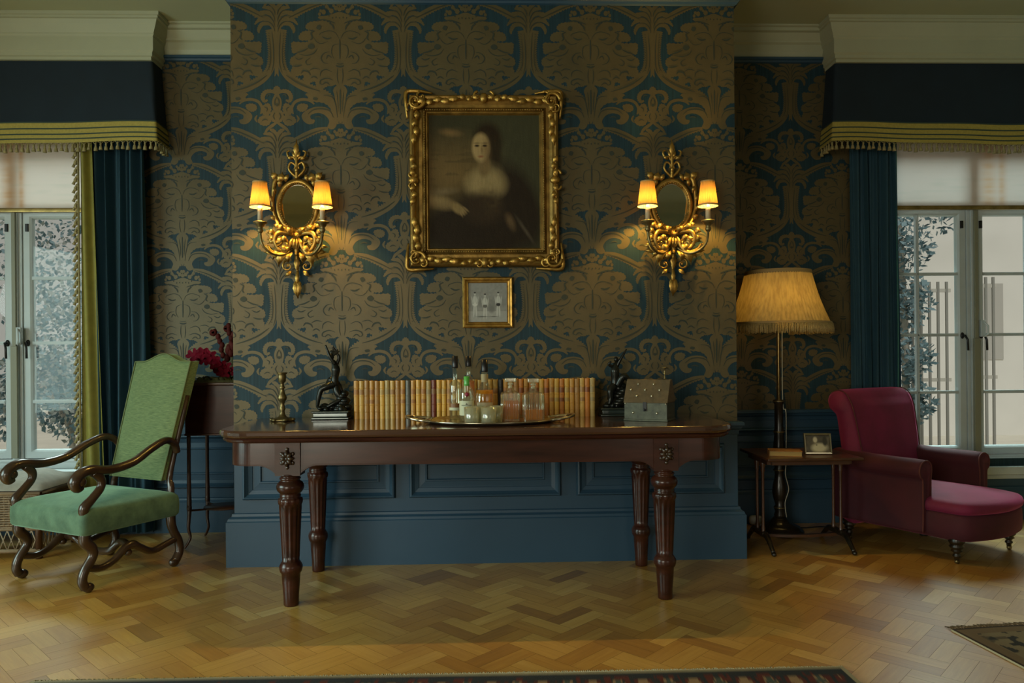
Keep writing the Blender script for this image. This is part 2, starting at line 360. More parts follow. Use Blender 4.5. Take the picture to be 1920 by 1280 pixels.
def thing(name, label, cat, loc=(0, 0, 0), rz=0, group=None):
    o = bpy.data.objects.new(name, None); COL.objects.link(o); o.location = loc; o.rotation_euler = (0, 0, rz); o.empty_display_size = .1
    return tag(o, label, cat, group)
def tag(o, label, cat, group=None):
    o['label'] = label; o['category'] = cat
    if group: o['group'] = group
    return o
def struct(o): o['kind'] = 'structure'; return o
def dup(root, loc, rz, label, group=None):
    r = root.copy(); COL.objects.link(r); r.location = loc; r.rotation_euler = (0, 0, rz); r['label'] = label
    if group: r['group'] = group
    for ch in list(root.children):
        c = ch.copy(); COL.objects.link(c); c.parent = r
        for g in list(ch.children): d = g.copy(); COL.objects.link(d); d.parent = c
    return r
def painted(name, fn, nx, ny, place, material, parent=None):
    """a grid whose colour attribute is a procedural picture; place(u,v)->xyz; fn(u,v)->rgb linear, v up"""
    vs = [place(i / nx, j / ny) for j in range(ny + 1) for i in range(nx + 1)]
    fs = [(j * (nx + 1) + i, j * (nx + 1) + i + 1, (j + 1) * (nx + 1) + i + 1, (j + 1) * (nx + 1) + i) for j in range(ny) for i in range(nx)]
    me = bpy.data.meshes.new(name); me.from_pydata(vs, [], fs); me.materials.append(material)
    ca = me.color_attributes.new('Col', 'FLOAT_COLOR', 'POINT'); data = []
    for j in range(ny + 1):
        for i in range(nx + 1):
            c = fn(i / nx, j / ny); data += [c[0], c[1], c[2], 1]
    ca.data.foreach_set('color', data)
    o = bpy.data.objects.new(name, me); COL.objects.link(o)
    if parent: o.parent = parent
    return o
def mixc(a, b, t): t = max(0, min(1, t)); return tuple(a[i] * (1 - t) + b[i] * t for i in range(3))
def soft(u, v, cx, cy, rx, ry, ang=0, e=.25):
    dx, dy = u - cx, v - cy; c, s_ = cos(ang), sin(ang); x = (dx * c + dy * s_) / rx; y = (-dx * s_ + dy * c) / ry
    d = sqrt(x * x + y * y); return max(0, min(1, (1 + e - d) / (2 * e)))
def hsh(i, j=0, k=0):
    x = sin(i * 127.1 + j * 311.7 + k * 74.7) * 43758.5453; return x - math.floor(x)
def vnoise(x, y):
    i, j = math.floor(x), math.floor(y); fx, fy = x - i, y - j; fx = fx * fx * (3 - 2 * fx); fy = fy * fy * (3 - 2 * fy)
    return (hsh(i, j) * (1 - fx) + hsh(i + 1, j) * fx) * (1 - fy) + (hsh(i, j + 1) * (1 - fx) + hsh(i + 1, j + 1) * fx) * fy

# room measures (metres)
BX0, BX1 = -1.362, 1.338          # chimney breast
RY = 0.79                         # recess wall
CZ = 3.20                         # ceiling
RX = 4.6                          # side walls
BY = -6.5                         # wall behind the camera
DADO = 0.73
WIN = [(-3.80, -2.30), (2.49, 3.99)]
WZ0, WZ1 = 0.40, 2.50
WY = 0.93

# ------------------------------------------------------------------ damask wallpaper
def damask_tile():
    """triangles (layer, [(x,z)*3]) of one repeat; x about the medallion axis, z from the lower ogee point"""
    SX, SZ = 0.671 / 1074, 0.672 / 1074
    def q(p): return ((p[0] - 630) * SX, (1204 - p[1]) * SZ)
    tris = []; order = [0]
    def emit(poly, layer):
        for sgn in (1, -1):
            order[0] += 1
            pl = [(x * sgn, z) for x, z in poly]
            t = tessellate_polygon([[Vector((x, z, 0)) for x, z in pl]])
            for a, b, c in t: tris.append((layer, order[0], (pl[a], pl[b], pl[c])))
    def blob(pts, layer=0, n=5, sym=False):
        P = [q(p) for p in pts]
        c = catmull([(x, z, 0) for x, z in P], n, True)
        emit([(p.x, p.y) for p in c], layer)
    def lobed(pts, layer=0, amp=10, n=4):
        P = [(x, z, 0) for x, z in pts]; c = catmull(P, n, True); out = []
        N = len(c)
        for i, p in enumerate(c):
            t = c[(i + 1) % N] - c[i - 1]
            nn = Vector((t.y, -t.x, 0)).normalized() if t.length > 1e-6 else Vector((0, 0, 0))
            k = amp * (1 if i % 2 else -.4); w = p + nn * k; out.append(q((w.x, w.y)))
        emit(out, layer)
    def stroke(pts, w, layer=0, n=6, serr=0, sn=0):
        c = catmull([(x, z, 0) for x, z in pts], n); N = len(c); ws = w if isinstance(w, (list, tuple)) else [w * .3, w, w, w * .25]
        L, R = [], []
        for i, p in enumerate(c):
            t = (c[min(i + 1, N - 1)] - c[max(i - 1, 0)]).normalized(); nn = Vector((-t.y, t.x, 0))
            f = i / (N - 1) * (len(ws) - 1); a = int(min(f, len(ws) - 2)); ww = ws[a] * (1 - (f - a)) + ws[a + 1] * (f - a)
            k = serr * (1 if i % 2 else -.6) if serr else 0
            l_ = p + nn * (ww + (k if sn >= 0 else 0)); r_ = p - nn * (ww + (k if sn <= 0 else 0))
            L.append(q((l_.x, l_.y))); R.append(q((r_.x, r_.y)))
        for sgn in (1, -1):
            order[0] += 1
            for i in range(N - 1):
                a, b, c_, d = [(x * sgn, z) for x, z in (L[i], L[i + 1], R[i + 1], R[i])]
                tris.append((layer, order[0], (a, b, c_))); tris.append((layer, order[0], (a, c_, d)))
    # ogee bands and columns
    stroke([(1108, 400), (1122, 480), (1130, 560), (1128, 650), (1108, 740), (1050, 815), (960, 870), (860, 915), (760, 950), (700, 1000)], [30, 33, 33, 33, 36, 40, 34, 26], 0, 9, serr=8, sn=1)
    stroke([(1160, 380), (1158, 560), (1162, 740), (1150, 800)], [10, 16, 12, 2], 0)
    # upper band down into the palm
    stroke([(735, 168), (830, 186), (930, 228), (1020, 278), (1110, 330), (1160, 420)], [14, 24, 27, 27, 22, 8], 0, 8, serr=6, sn=1)
    # palm fan leaves
    for pts in ([(1164, 470), (1150, 390), (1110, 350), (1050, 355), (1020, 400), (1022, 432)],
                [(1164, 430), (1150, 345), (1095, 305), (1025, 320), (985, 360)],
                [(1164, 395), (1150, 300), (1100, 258), (1030, 262), (985, 300)],
                [(1166, 350), (1152, 262), (1110, 218), (1050, 215)],
                [(1167, 300), (1160, 235), (1135, 190), (1105, 178)]):
        stroke(pts, [10, 17, 19, 16, 5], 0, 6, serr=3, sn=1)
    blob([(1167, 480), (1140, 420), (1120, 360), (1140, 280), (1167, 230), (1190, 300), (1190, 400)], 0)
    # medallion
    med = [(630, 330), (668, 352), (705, 345), (760, 325), (830, 328), (890, 340), (920, 372), (905, 398), (862, 404), (845, 412), (905, 410), (955, 425), (978, 465),
           (960, 492), (905, 492), (900, 505), (960, 508), (1035, 508), (1038, 560), (1030, 600), (985, 598), (1010, 620), (1046, 645), (1052, 690), (1030, 712), (1045, 755),
           (1025, 800), (975, 792), (935, 790), (945, 830), (905, 862), (860, 842), (838, 850), (830, 890), (780, 902), (735, 880), (700, 880), (672, 868), (645, 880), (630, 885)]
    lobed(med + [(600, 870), (600, 345)], 0, 5, 4)
    # stem and crown
    blob([(630, 250), (680, 262), (740, 280), (800, 286), (812, 300), (780, 316), (730, 318), (700, 345), (672, 400), (648, 450), (630, 480), (612, 440), (615, 300)], 0)
    for a, b, r in ((660, 215, 17), (700, 240, 19), (738, 205, 15), (765, 250, 18), (790, 240, 11), (722, 222, 10), (680, 195, 11), (640, 185, 14), (630, 220, 20), (800, 268, 12)):
        lobed([(a + r * cos(t * pi / 3), b + r * 1.2 * sin(t * pi / 3)) for t in range(6)], 0, 3, 3)
    # trunk and scrolled leaves below the medallion
    blob([(630, 870), (672, 885), (690, 920), (680, 960), (668, 1050), (650, 1150), (634, 1204), (622, 1120), (618, 930)], 0)
    lobed([(645, 1190), (662, 1070), (690, 985), (760, 945), (850, 935), (925, 950), (900, 975), (910, 1000), (850, 1015), (770, 1025), (715, 1070), (690, 1150), (662, 1200)], 0, 4, 4)
    blob([(662, 1196), (690, 1120), (745, 1065), (840, 1058), (920, 1090), (958, 1130), (945, 1175), (905, 1205), (860, 1200), (848, 1170), (880, 1160), (880, 1128), (820, 1110), (760, 1130), (725, 1180), (740, 1230), (705, 1250), (675, 1235)], 0)
    stroke([(850, 1035), (890, 1005), (950, 995), (1010, 1015), (1040, 1065), (1030, 1120)], [6, 12, 13, 12, 6], 0, 8)
    lobed([(905, 1045), (950, 1030), (990, 1045), (995, 1080), (960, 1100), (920, 1085)], 0, 4, 4)
    # floret between the bands, on the column axis
    lobed([(1167, 880), (1192, 900), (1190, 940), (1167, 950), (1144, 940), (1140, 900)], 0, 4, 4)
    stroke([(1167, 950), (1120, 925), (1070, 935), (1048, 975), (1062, 1010), (1090, 1000)], [8, 17, 19, 15, 7], 0, 6, serr=4, sn=1)
    blob([(1167, 950), (1140, 970), (1125, 1020), (1135, 1080), (1150, 1100), (1180, 1100), (1200, 1020), (1190, 960)], 0)
    lobed([(1060, 1040), (1100, 1030), (1118, 1070), (1105, 1120), (1060, 1130), (1035, 1090)], 0, 5, 4)
    lobed([(1167, 1080), (1215, 1100), (1225, 1150), (1190, 1190), (1140, 1190), (1108, 1150), (1120, 1100)], 0, 4, 4)
    lobed([(1100, 1130), (1120, 1170), (1090, 1215), (1040, 1215), (1005, 1180), (1030, 1140)], 0, 4, 4)
    stroke([(1167, 1190), (1130, 1215), (1085, 1250), (1060, 1290)], [8, 14, 12, 5], 0)
    stroke([(1000, 1130), (985, 1160), (1000, 1190)], [4, 10, 4], 0)
    # blue drawing lines and cuts
    D = lambda pts, w=4, n=6: stroke(pts, [w * .3, w, w, w * .3], 1, n)
    D([(632, 480), (632, 560), (632, 650)], 4); D([(640, 475), (665, 430), (720, 410), (790, 430), (800, 450)], 3)
    D([(700, 470), (740, 478), (780, 460)], 7); D([(640, 520), (690, 540), (700, 600), (680, 650)], 3)
    D([(715, 590), (760, 600), (790, 640), (770, 680), (730, 690)], 4); D([(600, 712), (630, 716), (665, 706)], 7)
    D([(600, 690), (630, 694), (660, 688)], 3)
    D([(668, 345), (710, 330), (770, 316), (820, 330)], 6); D([(678, 400), (690, 365), (720, 342)], 7)
    blob([(785, 372), (812, 362), (828, 388), (800, 402)], 1); D([(840, 412), (872, 430), (862, 470), (880, 490)], 7)
    blob([(850, 530), (880, 520), (902, 548), (875, 568), (845, 552)], 1); D([(900, 560), (950, 585), (1000, 596)], 6); D([(820, 560), (850, 600), (910, 620), (980, 610)], 4)
    D([(940, 640), (980, 655), (1010, 640)], 5); D([(880, 640), (920, 670), (905, 700), (870, 690)], 4); D([(950, 700), (990, 712), (1030, 712)], 6)
    D([(880, 790), (900, 760), (940, 752), (960, 775)], 7); D([(800, 740), (850, 730), (890, 750)], 4); D([(700, 760), (750, 740), (790, 760), (800, 800)], 4)
    D([(690, 830), (740, 815), (790, 830), (800, 860), (770, 870)], 5); D([(720, 870), (750, 850), (778, 868)], 5); D([(650, 730), (655, 800), (645, 860)], 3)
    D([(820, 820), (850, 800), (880, 815)], 5); D([(730, 500), (790, 520), (830, 500), (850, 470)], 3); D([(700, 640), (730, 620), (745, 650)], 5)
    for a, b in ((630, 300), (660, 296), (690, 300), (655, 240), (690, 262), (720, 282), (640, 205), (700, 215), (740, 225)): blob([(a - 5, b), (a, b - 8), (a + 5, b), (a, b + 8)], 1, 3)
    D([(632, 910), (632, 1000), (632, 1120)], 5); D([(655, 1150), (670, 1040), (700, 975), (770, 962)], 4); D([(690, 1150), (720, 1095), (790, 1075), (860, 1085), (905, 1120)], 5)
    blob([(820, 985), (850, 978), (862, 995), (830, 1003)], 1); D([(648, 1100), (652, 1000), (660, 930)], 3); D([(790, 1150), (820, 1140), (850, 1148)], 6)
    D([(1130, 420), (1142, 560), (1140, 700), (1120, 770)], 3, 8); D([(1085, 790), (1000, 850), (900, 895), (800, 925)], 6, 8); D([(760, 175), (860, 205), (960, 250), (1060, 300)], 5, 8)
    D([(1110, 480), (1118, 600), (1112, 700), (1080, 760)], 2.5, 8)
    for y in range(430, 740, 22): D([(1098, y), (1112, y + 6)], 2.5, 2)
    D([(1155, 420), (1140, 370), (1100, 335), (1050, 335)], 4); D([(1157, 380), (1140, 325), (1095, 285), (1030, 290)], 4); D([(1158, 335), (1145, 285), (1110, 240), (1050, 238)], 4); D([(1160, 280), (1150, 240), (1125, 205)], 4)
    D([(1120, 960), (1095, 955), (1085, 975)], 5); D([(1167, 975), (1150, 1010), (1150, 1050)], 4); blob([(1155, 1040), (1167, 1030), (1180, 1040), (1167, 1055)], 1); D([(1150, 1170), (1135, 1140), (1150, 1110)], 4)
    D([(1060, 1060), (1085, 1075), (1080, 1100)], 4); D([(1040, 1180), (1065, 1165), (1090, 1175)], 4)
    return tris
TILE = damask_tile()

def clip_tri(tri, x0, x1, z0, z1):
    P = list(tri)
    for ax, lim, sg in ((0, x0, 1), (0, x1, -1), (1, z0, 1), (1, z1, -1)):
        out = []
        for i in range(len(P)):
            a, b = P[i], P[(i + 1) % len(P)]; da, db = (a[ax] - lim) * sg, (b[ax] - lim) * sg
            if da >= 0: out.append(a)
            if da * db < 0: t = da / (da - db); out.append((a[0] + (b[0] - a[0]) * t, a[1] + (b[1] - a[1]) * t))
        P = out
        if len(P) < 3: return None
    return P
def wallpaper(mb, rects, y, phx, phz, gi=1, li=2):
    """adds the damask to mb on the plane facing -y"""
    for (x0, x1, z0, z1) in rects:
        k0 = math.floor((x0 - phx) / .671 - 1); k1 = math.ceil((x1 - phx) / .671 + 1)
        j0 = math.floor((z0 - phz) / .672 - 1); j1 = math.ceil((z1 - phz) / .672 + 1)
        for k in range(k0, k1 + 1):
            for j in range(j0, j1 + 1):
                ox, oz = phx + k * .671, phz + j * .672
                if ox + .38 < x0 or ox - .38 > x1 or oz + .75 < z0 or oz - .1 > z1: continue
                inside = ox - .4 > x0 and ox + .4 < x1 and oz - .1 > z0 and oz + .75 < z1
                for layer, od, t in TILE:
                    P = [(a + ox, b + oz) for a, b in t]
                    if not inside:
                        P = clip_tri(P, x0, x1, z0, z1)
                        if not P: continue
                    if P[0][0] * 0 + sum((P[i][0] * P[(i + 1) % len(P)][1] - P[(i + 1) % len(P)][0] * P[i][1]) for i in range(len(P))) < 0: P = P[::-1]
                    d = (0.0004 + od * 0.000010) if layer == 0 else (0.0018 + od * 0.000005)
                    o = len(mb.v); mb.v += [(px, y - d, pz) for px, pz in P]
                    mb.f.append(tuple(range(o, o + len(P)))); mb.m.append(gi if layer == 0 else li); mb.s.append(False)

# ------------------------------------------------------------------ room shell
def build_floor():
    n = 1.62; Wd = 0.142; vs = []; fs = []; tone = []; uvs = []
    ca, sa = cos(pi / 4), sin(pi / 4); g = 0.0035; rnd = random.Random(21)
    x0, x1, y0, y1 = -RX, RX, BY, 1.0
    for k in range(-62, 63):
        for j in range(-40, 41):
            for kind in (0, 1):
                bx, by = k + n * j, k - n * j
                for half in (0, 1):
                    if kind == 0: a = (bx, by + .5 * half, bx + n, by + .5 * half + .5)
                    else: a = (bx + .5 * half, by + 1, bx + .5 * half + .5, by + 1 + n)
                    c = [(a[0] + g, a[1] + g), (a[2] - g, a[1] + g), (a[2] - g, a[3] - g), (a[0] + g, a[3] - g)]
                    P = [((x * ca - y * sa) * Wd, (x * sa + y * ca) * Wd - 1.2) for x, y in c]
                    cx = sum(p[0] for p in P) / 4; cy = sum(p[1] for p in P) / 4
                    if not (x0 < cx < x1 and y0 < cy < y1): continue
                    o = len(vs); vs += [(min(max(px, x0), x1), min(max(py, y0), y1), 0) for px, py in P]; fs.append((o, o + 1, o + 2, o + 3))
                    t = rnd.random(); t = (.30 + .45 * t) if rnd.random() < .72 else t
                    if half and rnd.random() < .35: t = t0 + .04 * rnd.random()
                    t0 = t
                    tone.append(t * .66 - .06)
                    L = n * Wd; u0 = rnd.random() * 50; hw_ = Wd / 2
                    q = [(u0, u0), (u0 + L, u0), (u0 + L, u0 + hw_), (u0, u0 + hw_)]
                    if kind: q = [(u0, u0 + hw_), (u0, u0), (u0 + L, u0), (u0 + L, u0 + hw_)]
                    uvs += q
    nb = len(fs); o = len(vs)
    vs += [(x0, y0, -.0015), (x1, y0, -.0015), (x1, y1, -.0015), (x0, y1, -.0015)]; fs.append((o, o + 1, o + 2, o + 3)); tone.append(0); uvs += [(0, 0)] * 4
    me = bpy.data.meshes.new('floor'); me.from_pydata(vs, [], fs); me.materials.append(M['parquet']); me.materials.append(mat('floor_gap', (0.05, 0.025, 0.008), .7))
    me.polygons[nb].material_index = 1
    a = me.attributes.new('tone', 'FLOAT', 'FACE'); a.data.foreach_set('value', tone)
    uv = me.uv_layers.new(name='UVMap'); uv.data.foreach_set('uv', [c for p in uvs for c in p])
    o = bpy.data.objects.new('floor', me); COL.objects.link(o); struct(o)
build_floor()

mb = MB(); mb.quad((-RX, BY, CZ), (RX, BY, CZ), (RX, 1.0, CZ), (-RX, 1.0, CZ)); struct(mb.build('ceiling', 'ceiling_white', fix=False))

# chimney breast (front face papered)
mb = MB()
mb.quad((BX0, 0, 0), (BX1, 0, 0), (BX1, 0, CZ), (BX0, 0, CZ), 0)
mb.quad((BX0, RY, 0), (BX0, 0, 0), (BX0, 0, CZ), (BX0, RY, CZ), 1)
mb.quad((BX1, 0, 0), (BX1, RY, 0), (BX1, RY, CZ), (BX1, 0, CZ), 1)
wallpaper(mb, [(BX0, BX1, DADO, 3.0)], 0, -.785, 1.674 - .672)
struct(mb.build('wall_center', ['blue_damask', 'gold_damask', 'blue_line'], fix=False))

def recess_wall(name, x0, x1, wx0, wx1, phx, pap):
    mb = MB()
    xa, xb = min(x0, x1), max(x0, x1)
    def q(a, b, c, d): mb.quad((a, RY, c), (b, RY, c), (b, RY, d), (a, RY, d), 0)
    q(xa, wx0, 0, CZ); q(wx1, xb, 0, CZ); q(wx0, wx1, 0, WZ0); q(wx0, wx1, WZ1, CZ)
    # reveals of the window opening
    mb.quad((wx0, RY, WZ0), (wx0, WY + .06, WZ0), (wx0, WY + .06, WZ1), (wx0, RY, WZ1), 3)
    mb.quad((wx1, WY + .06, WZ0), (wx1, RY, WZ0), (wx1, RY, WZ1), (wx1, WY + .06, WZ1), 3)
    mb.quad((wx0, RY, WZ1), (wx0, WY + .06, WZ1), (wx1, WY + .06, WZ1), (wx1, RY, WZ1), 3)
    wallpaper(mb, [pap], RY, phx, 2.36 - .672)
    struct(mb.build(name, ['blue_damask', 'gold_damask', 'blue_line', 'window_white'], fix=False))
recess_wall('wall_left_recess', -RX, BX0, *WIN[0], -1.945, (-2.29, BX0, DADO, 3.0))
recess_wall('wall_right_recess', BX1, RX, *WIN[1], 1.635, (BX1, 2.46, DADO, 3.0))

# side walls and rear wall (with the openings that let the daylight in)
def holed(name, axis, c, a0, a1, holes, flip=False):
    mb = MB(); xs = sorted({a0, a1, *[h[0] for h in holes], *[h[1] for h in holes]})
    P = lambda a, z: (c, a, z) if axis == 'x' else (a, c, z)
    for i in range(len(xs) - 1):
        a, b = xs[i], xs[i + 1]; h = next((h for h in holes if h[0] <= a and h[1] >= b), None)
        segs = [(0, CZ)] if not h else [(0, h[2]), (h[3], CZ)]
        for z0, z1 in segs: mb.quad(P(a, z0), P(b, z0), P(b, z1), P(a, z1))
    struct(mb.build(name, 'room_wall', fix=False))
holed('wall_left', 'x', -RX, BY, 1.0, [(-3.7, -1.5, .45, 2.5)])
holed('wall_right', 'x', RX, BY, 1.0, [])
holed('wall_back', 'y', BY, -RX, RX, [(-3.5, -1.7, .5, 2.6), (1.5, 3.3, .5, 2.6)])
mb = MB(); mb.mould([(-RX, 1.0), (-RX, BY), (RX, BY), (RX, 1.0)], [(0, 2.98), (.03, 3.0), (.04, 3.08), (.12, 3.17), (.14, 3.2)], side=-1); struct(mb.build('trim_9', 'plaster_white'))

# cornices
def P_(pr): return pr
small = [(0, 3.02), (.012, 3.03), (.02, 3.055), (.02, 3.10), (.035, 3.11), (.035, 3.12), (.065, 3.16), (.085, 3.165), (.085, 3.185), (.10, 3.19), (.10, 3.2)]
big = [(-.12, 2.862), (0, 2.862), (0, 2.885), (.018, 2.892), (.018, 2.915), (.036, 2.93), (.036, 3.035), (.05, 3.05), (.05, 3.06), (.09, 3.12), (.105, 3.15), (.125, 3.155), (.125, 3.17), (.14, 3.175), (.14, 3.2)]
big = [(o * .58 if o > 0 else o, 2.935 + (z - 2.862) * .784) for o, z in big]
mb = MB(); mb.mould([(-2.04, RY), (BX0, RY)], small); mb.mould([(BX0, RY), (BX0, 0), (BX1, 0), (BX1, RY)], small); mb.mould([(BX1, RY), (2.19, RY)], small)
struct(mb.build('trim_1', 'plaster_white'))
mb = MB(); mb.mould([(-RX, .635), (-2.062, .635), (-2.062, RY)], big); struct(mb.build('trim_2', 'plaster_white'))
mb = MB(); mb.mould([(2.200, RY), (2.200, .635), (RX, .635)], big); struct(mb.build('trim_3', 'plaster_white'))
# picture rail
rail = [(0, 2.985), (.012, 2.99), (.018, 3.0), (.028, 3.005), (.028, 3.018), (0, 3.022)]
mb = MB(); mb.mould([(-2.05, RY), (BX0, RY), (BX0, 0), (BX1, 0), (BX1, RY), (2.2, RY)], rail); struct(mb.build('trim_4', 'blue_paint'))
# painted dado: rail, panels, skirting
dado = [(0, .665), (.006, .668), (.008, .690), (.018, .700), (.022, .712), (.03, .716), (.03, .730), (.024, .736), (0, .738)]
mb = MB(); mb.mould([(-2.3, RY), (BX0, RY), (BX0, 0), (BX1, 0), (BX1, RY), (2.49, RY)], dado)
mb.mould([(-RX, RY), (-3.80, RY)], dado); mb.mould([(3.99, RY), (RX, RY)], dado)
struct(mb.build('trim_5', 'blue_paint'))
skirt = [(.035, 0), (.035, .235), (.030, .240), (.026, .252), (.012, .262), (.010, .275), (0, .280)]
mb = MB(); mb.mould([(BX0, RY), (BX0, 0), (BX1, 0), (BX1, RY)], skirt)
struct(mb.build('baseboard_center', 'blue_paint'))
sk2 = [(.025, 0), (.025, .19), (.015, .205), (.012, .215), (0, .22)]
mb = MB(); mb.mould([(-RX, RY), (BX0 - .036, RY)], sk2); struct(mb.build('baseboard_left', 'blue_paint'))
mb = MB(); mb.mould([(BX1 + .036, RY), (RX, RY)], sk2); struct(mb.build('baseboard_right', 'blue_paint'))
bol = [(0, 0), (0, .012), (.006, .026), (.014, .028), (.020, .020), (.030, .010), (.050, .004), (.052, -.0005), (.085, .003), (.088, .009), (.094, .009), (.098, .003)]
def skin(mb, x0, x1, z0, z1, y): mb.quad((x0, y, z0), (x1, y, z0), (x1, y, z1), (x0, y, z1))
mb = MB(); skin(mb, BX0, BX1, 0, DADO - .01, -.002)
for a, b in ((-1.315, -.510), (-.435, .375), (.460, 1.262)): mb.frame(a, b, .350, .620, bol, -.002)
mb.quad((BX0 - .002, RY, 0), (BX0 - .002, 0, 0), (BX0 - .002, 0, DADO - .01), (BX0 - .002, RY, DADO - .01)); mb.quad((BX1 + .002, 0, 0), (BX1 + .002, RY, 0), (BX1 + .002, RY, DADO - .01), (BX1 + .002, 0, DADO - .01))
struct(mb.build('trim_6', 'blue_paint', fix=False))
mb = MB(); skin(mb, -2.3, BX0, 0, DADO - .01, RY - .002); skin(mb, -3.8, -2.3, 0, WZ0 - .02, RY - .002); skin(mb, -RX, -3.8, 0, DADO - .01, RY - .002)
mb.frame(-2.2, -1.42, .28, .62, bol, RY - .002); mb.frame(-3.7, -2.4, .08 + .16, .36, bol[:6], RY - .002)
struct(mb.build('trim_7', 'blue_paint', fix=False))
mb = MB(); skin(mb, BX1, 2.49, 0, DADO - .01, RY - .002); skin(mb, 2.49, 3.99, 0, WZ0 - .09, RY - .002); skin(mb, 3.99, RX, 0, DADO - .01, RY - .002)
mb.frame(1.42, 2.4, .28, .62, bol, RY - .002)
struct(mb.build('trim_8', 'blue_paint', fix=False))

# ------------------------------------------------------------------ windows
def window(idx, x0, x1, z0, z1, cx, bars, ncol, stay_x):
    root = bpy.data.objects.new('window_%d' % idx, None); COL.objects.link(root); struct(root)
    y = WY
    mb = MB()
    mb.frame(x0, x1, z0, z1, [(0, -.04), (0, .05), (.035, .05), (.045, .035), (.06, .03), (.06, -.04)], y)
    mb.box(cx - .035, cx + .035, y - .03, y + .04, z0 + .05, z1 - .05); mb.box(cx - .015, cx + .015, y - .045, y - .03, z0 + .05, z1 - .05)
    zt = z1 - .425   # transom behind the blind
    mb.box(x0 + .05, x1 - .05, y - .035, y + .04, zt, zt + .05); mb.box(x0 + .05, x1 - .05, y - .045, y - .03, zt + .01, zt + .03)
    mb.build('window_frame', 'window_white', root, bev=.003)
    mb = MB(); mb.box(x0 - .04, x1 + .04, RY - .035, y + .03, z0 - .055, z0); mb.box(x0 - .02, x1 + .02, RY - .012, y, z0 - .085, z0 - .055)
    mb.build('window_sill', 'window_white', root, bev=.006)
    for (a, b) in ((x0 + .062, cx - .037), (cx + .037, x1 - .062)):
        mb = MB(); zb = z0 + .065; zc = zt - .005
        mb.frame(a, b, zb, zc, [(0, -.02), (0, .018), (.040, .018), (.050, .008), (.055, -.012), (.055, -.02)], y)
        ia, ib = a + .055, b - .055; wpan = (ib - ia)
        cols = [ia + wpan * t for t in ncol[0 if a < cx - .1 and a < (x0 + .1) else 1]]
        for c in cols: mb.box(c - .010, c + .010, y - .012, y + .012, zb + .05, zc - .05); mb.box(c - .004, c + .004, y - .018, y - .012, zb + .05, zc - .05)
        for bz in bars: mb.box(ia - .005, ib + .005, y - .0125, y + .0125, bz - .010, bz + .010); mb.box(ia, ib, y - .018, y - .0125, bz - .004, bz + .004)
        cs = mb.build('casement', 'window_white', root)
        g = MB(); g.box(ia - .005, ib + .005, y - .001, y + .001, zb + .05, zc - .05); g.build('window_glass', 'pane', cs)
        # stay lever and knob
        h = MB(); hx = b - .028 if a < cx - .1 and a < (x0 + .1) else a + .028
        h.tube([(hx, y - .02, 1.21), (hx, y - .05, 1.21), (hx + .012, y - .06, 1.18), (hx + .014, y - .06, 1.11)], .007, 8)
        h.ball((hx, y - .022, 1.21), (.014, .008, .022), 10); h.box(hx - .008, hx + .008, y - .03, y - .018, 1.93, 1.98)
        h.build('handle', 'iron', cs)
    # grey-green sash cord cover / draught strip seen on the mullion
    mb = MB(); mb.box(stay_x - .020, stay_x + .020, y - .066, y - .046, z0 + .07, 1.19); mb.box(stay_x - .012, stay_x + .012, y - .062, y - .046, 1.19, zt - .02)
    mb.build('window_bolt_cover', mat('bolt_cover', (.20, .20, .14), .5), root, bev=.002)
    mb = MB(); mb.box(stay_x + .02, stay_x + .05, y - .075, y - .046, 1.20, 1.31); mb.tube([(stay_x + .035, y - .08, 1.30), (stay_x + .05, y - .1, 1.27), (stay_x + .05, y - .1, 1.22), (stay_x + .035, y - .08, 1.20)], .006, 8)
    mb.build('window_latch', 'window_white', root, bev=.002)
window(1, *WIN[0], WZ0, WZ1, -3.05, [1.63, 1.21, .83], ([], []), -3.05)
window(2, *WIN[1], WZ0 - .05, WZ1, 3.24, [1.625, 1.215, .83], ([.5], [.55]), 3.25)

def blind(x0, x1, lab, streaks):
    t = thing('roller_blind', lab, 'blind', ((x0 + x1) / 2, .86, 2.05)); cx, cy = (x0 + x1) / 2, .86
    def fn(u, v):
        x = x0 + (x1 - x0) * u
        base = (.62, .53, .47); k = 0
        for sx, w in streaks: k = max(k, exp(-((x - sx) / w) ** 2) * (.55 + .6 * vnoise(x * 8, v * 60)))
        k2 = vnoise(x * 7, v * 70)
        return mixc(mixc(base, (.52, .48, .41), max(0, k2 - .6) * 1.6), (.50, .27, .12), k * .8)
    o = painted('blind_cloth', fn, 200, 40, lambda u, v: (x0 - cx + (x1 - x0) * u, 0, .02 + .50 * v), blind_mat(), t)
    mb = MB(); mb.box(x0 - cx, x1 - cx, -.012, .012, -.005, .022); mb.build('bottom_bar', 'brass', t, bev=.004)
def blind_mat():
    if 'blind_painted' in MATS: return MATS['blind_painted']
    m = bpy.data.materials.new('blind_painted'); m.use_nodes = True; n = m.node_tree.nodes; l = m.node_tree.links; n.remove(n['Principled BSDF'])
    a = n.new('ShaderNodeAttribute'); a.attribute_name = 'Col'
    d = n.new('ShaderNodeBsdfDiffuse'); t = n.new('ShaderNodeBsdfTranslucent'); mx = n.new('ShaderNodeMixShader'); mx.inputs[0].default_value = .12
    g = n.new('ShaderNodeGamma'); g.inputs[1].default_value = .55; l.new(a.outputs['Color'], g.inputs[0])
    l.new(a.outputs['Color'], d.inputs[0]); l.new(g.outputs[0], t.inputs[0]); l.new(d.outputs[0], mx.inputs[1]); l.new(t.outputs[0], mx.inputs[2]); l.new(mx.outputs[0], n['Material Output'].inputs[0])
    MATS['blind_painted'] = m; return m
blind(-3.76, -2.34, 'white roller blind with an orange stain, half down over the left window', [(-3.07, .05), (-2.99, .02)])
blind(2.53, 3.95, 'white roller blind with an orange stain, half down over the right window', [(3.33, .06), (3.42, .03)])

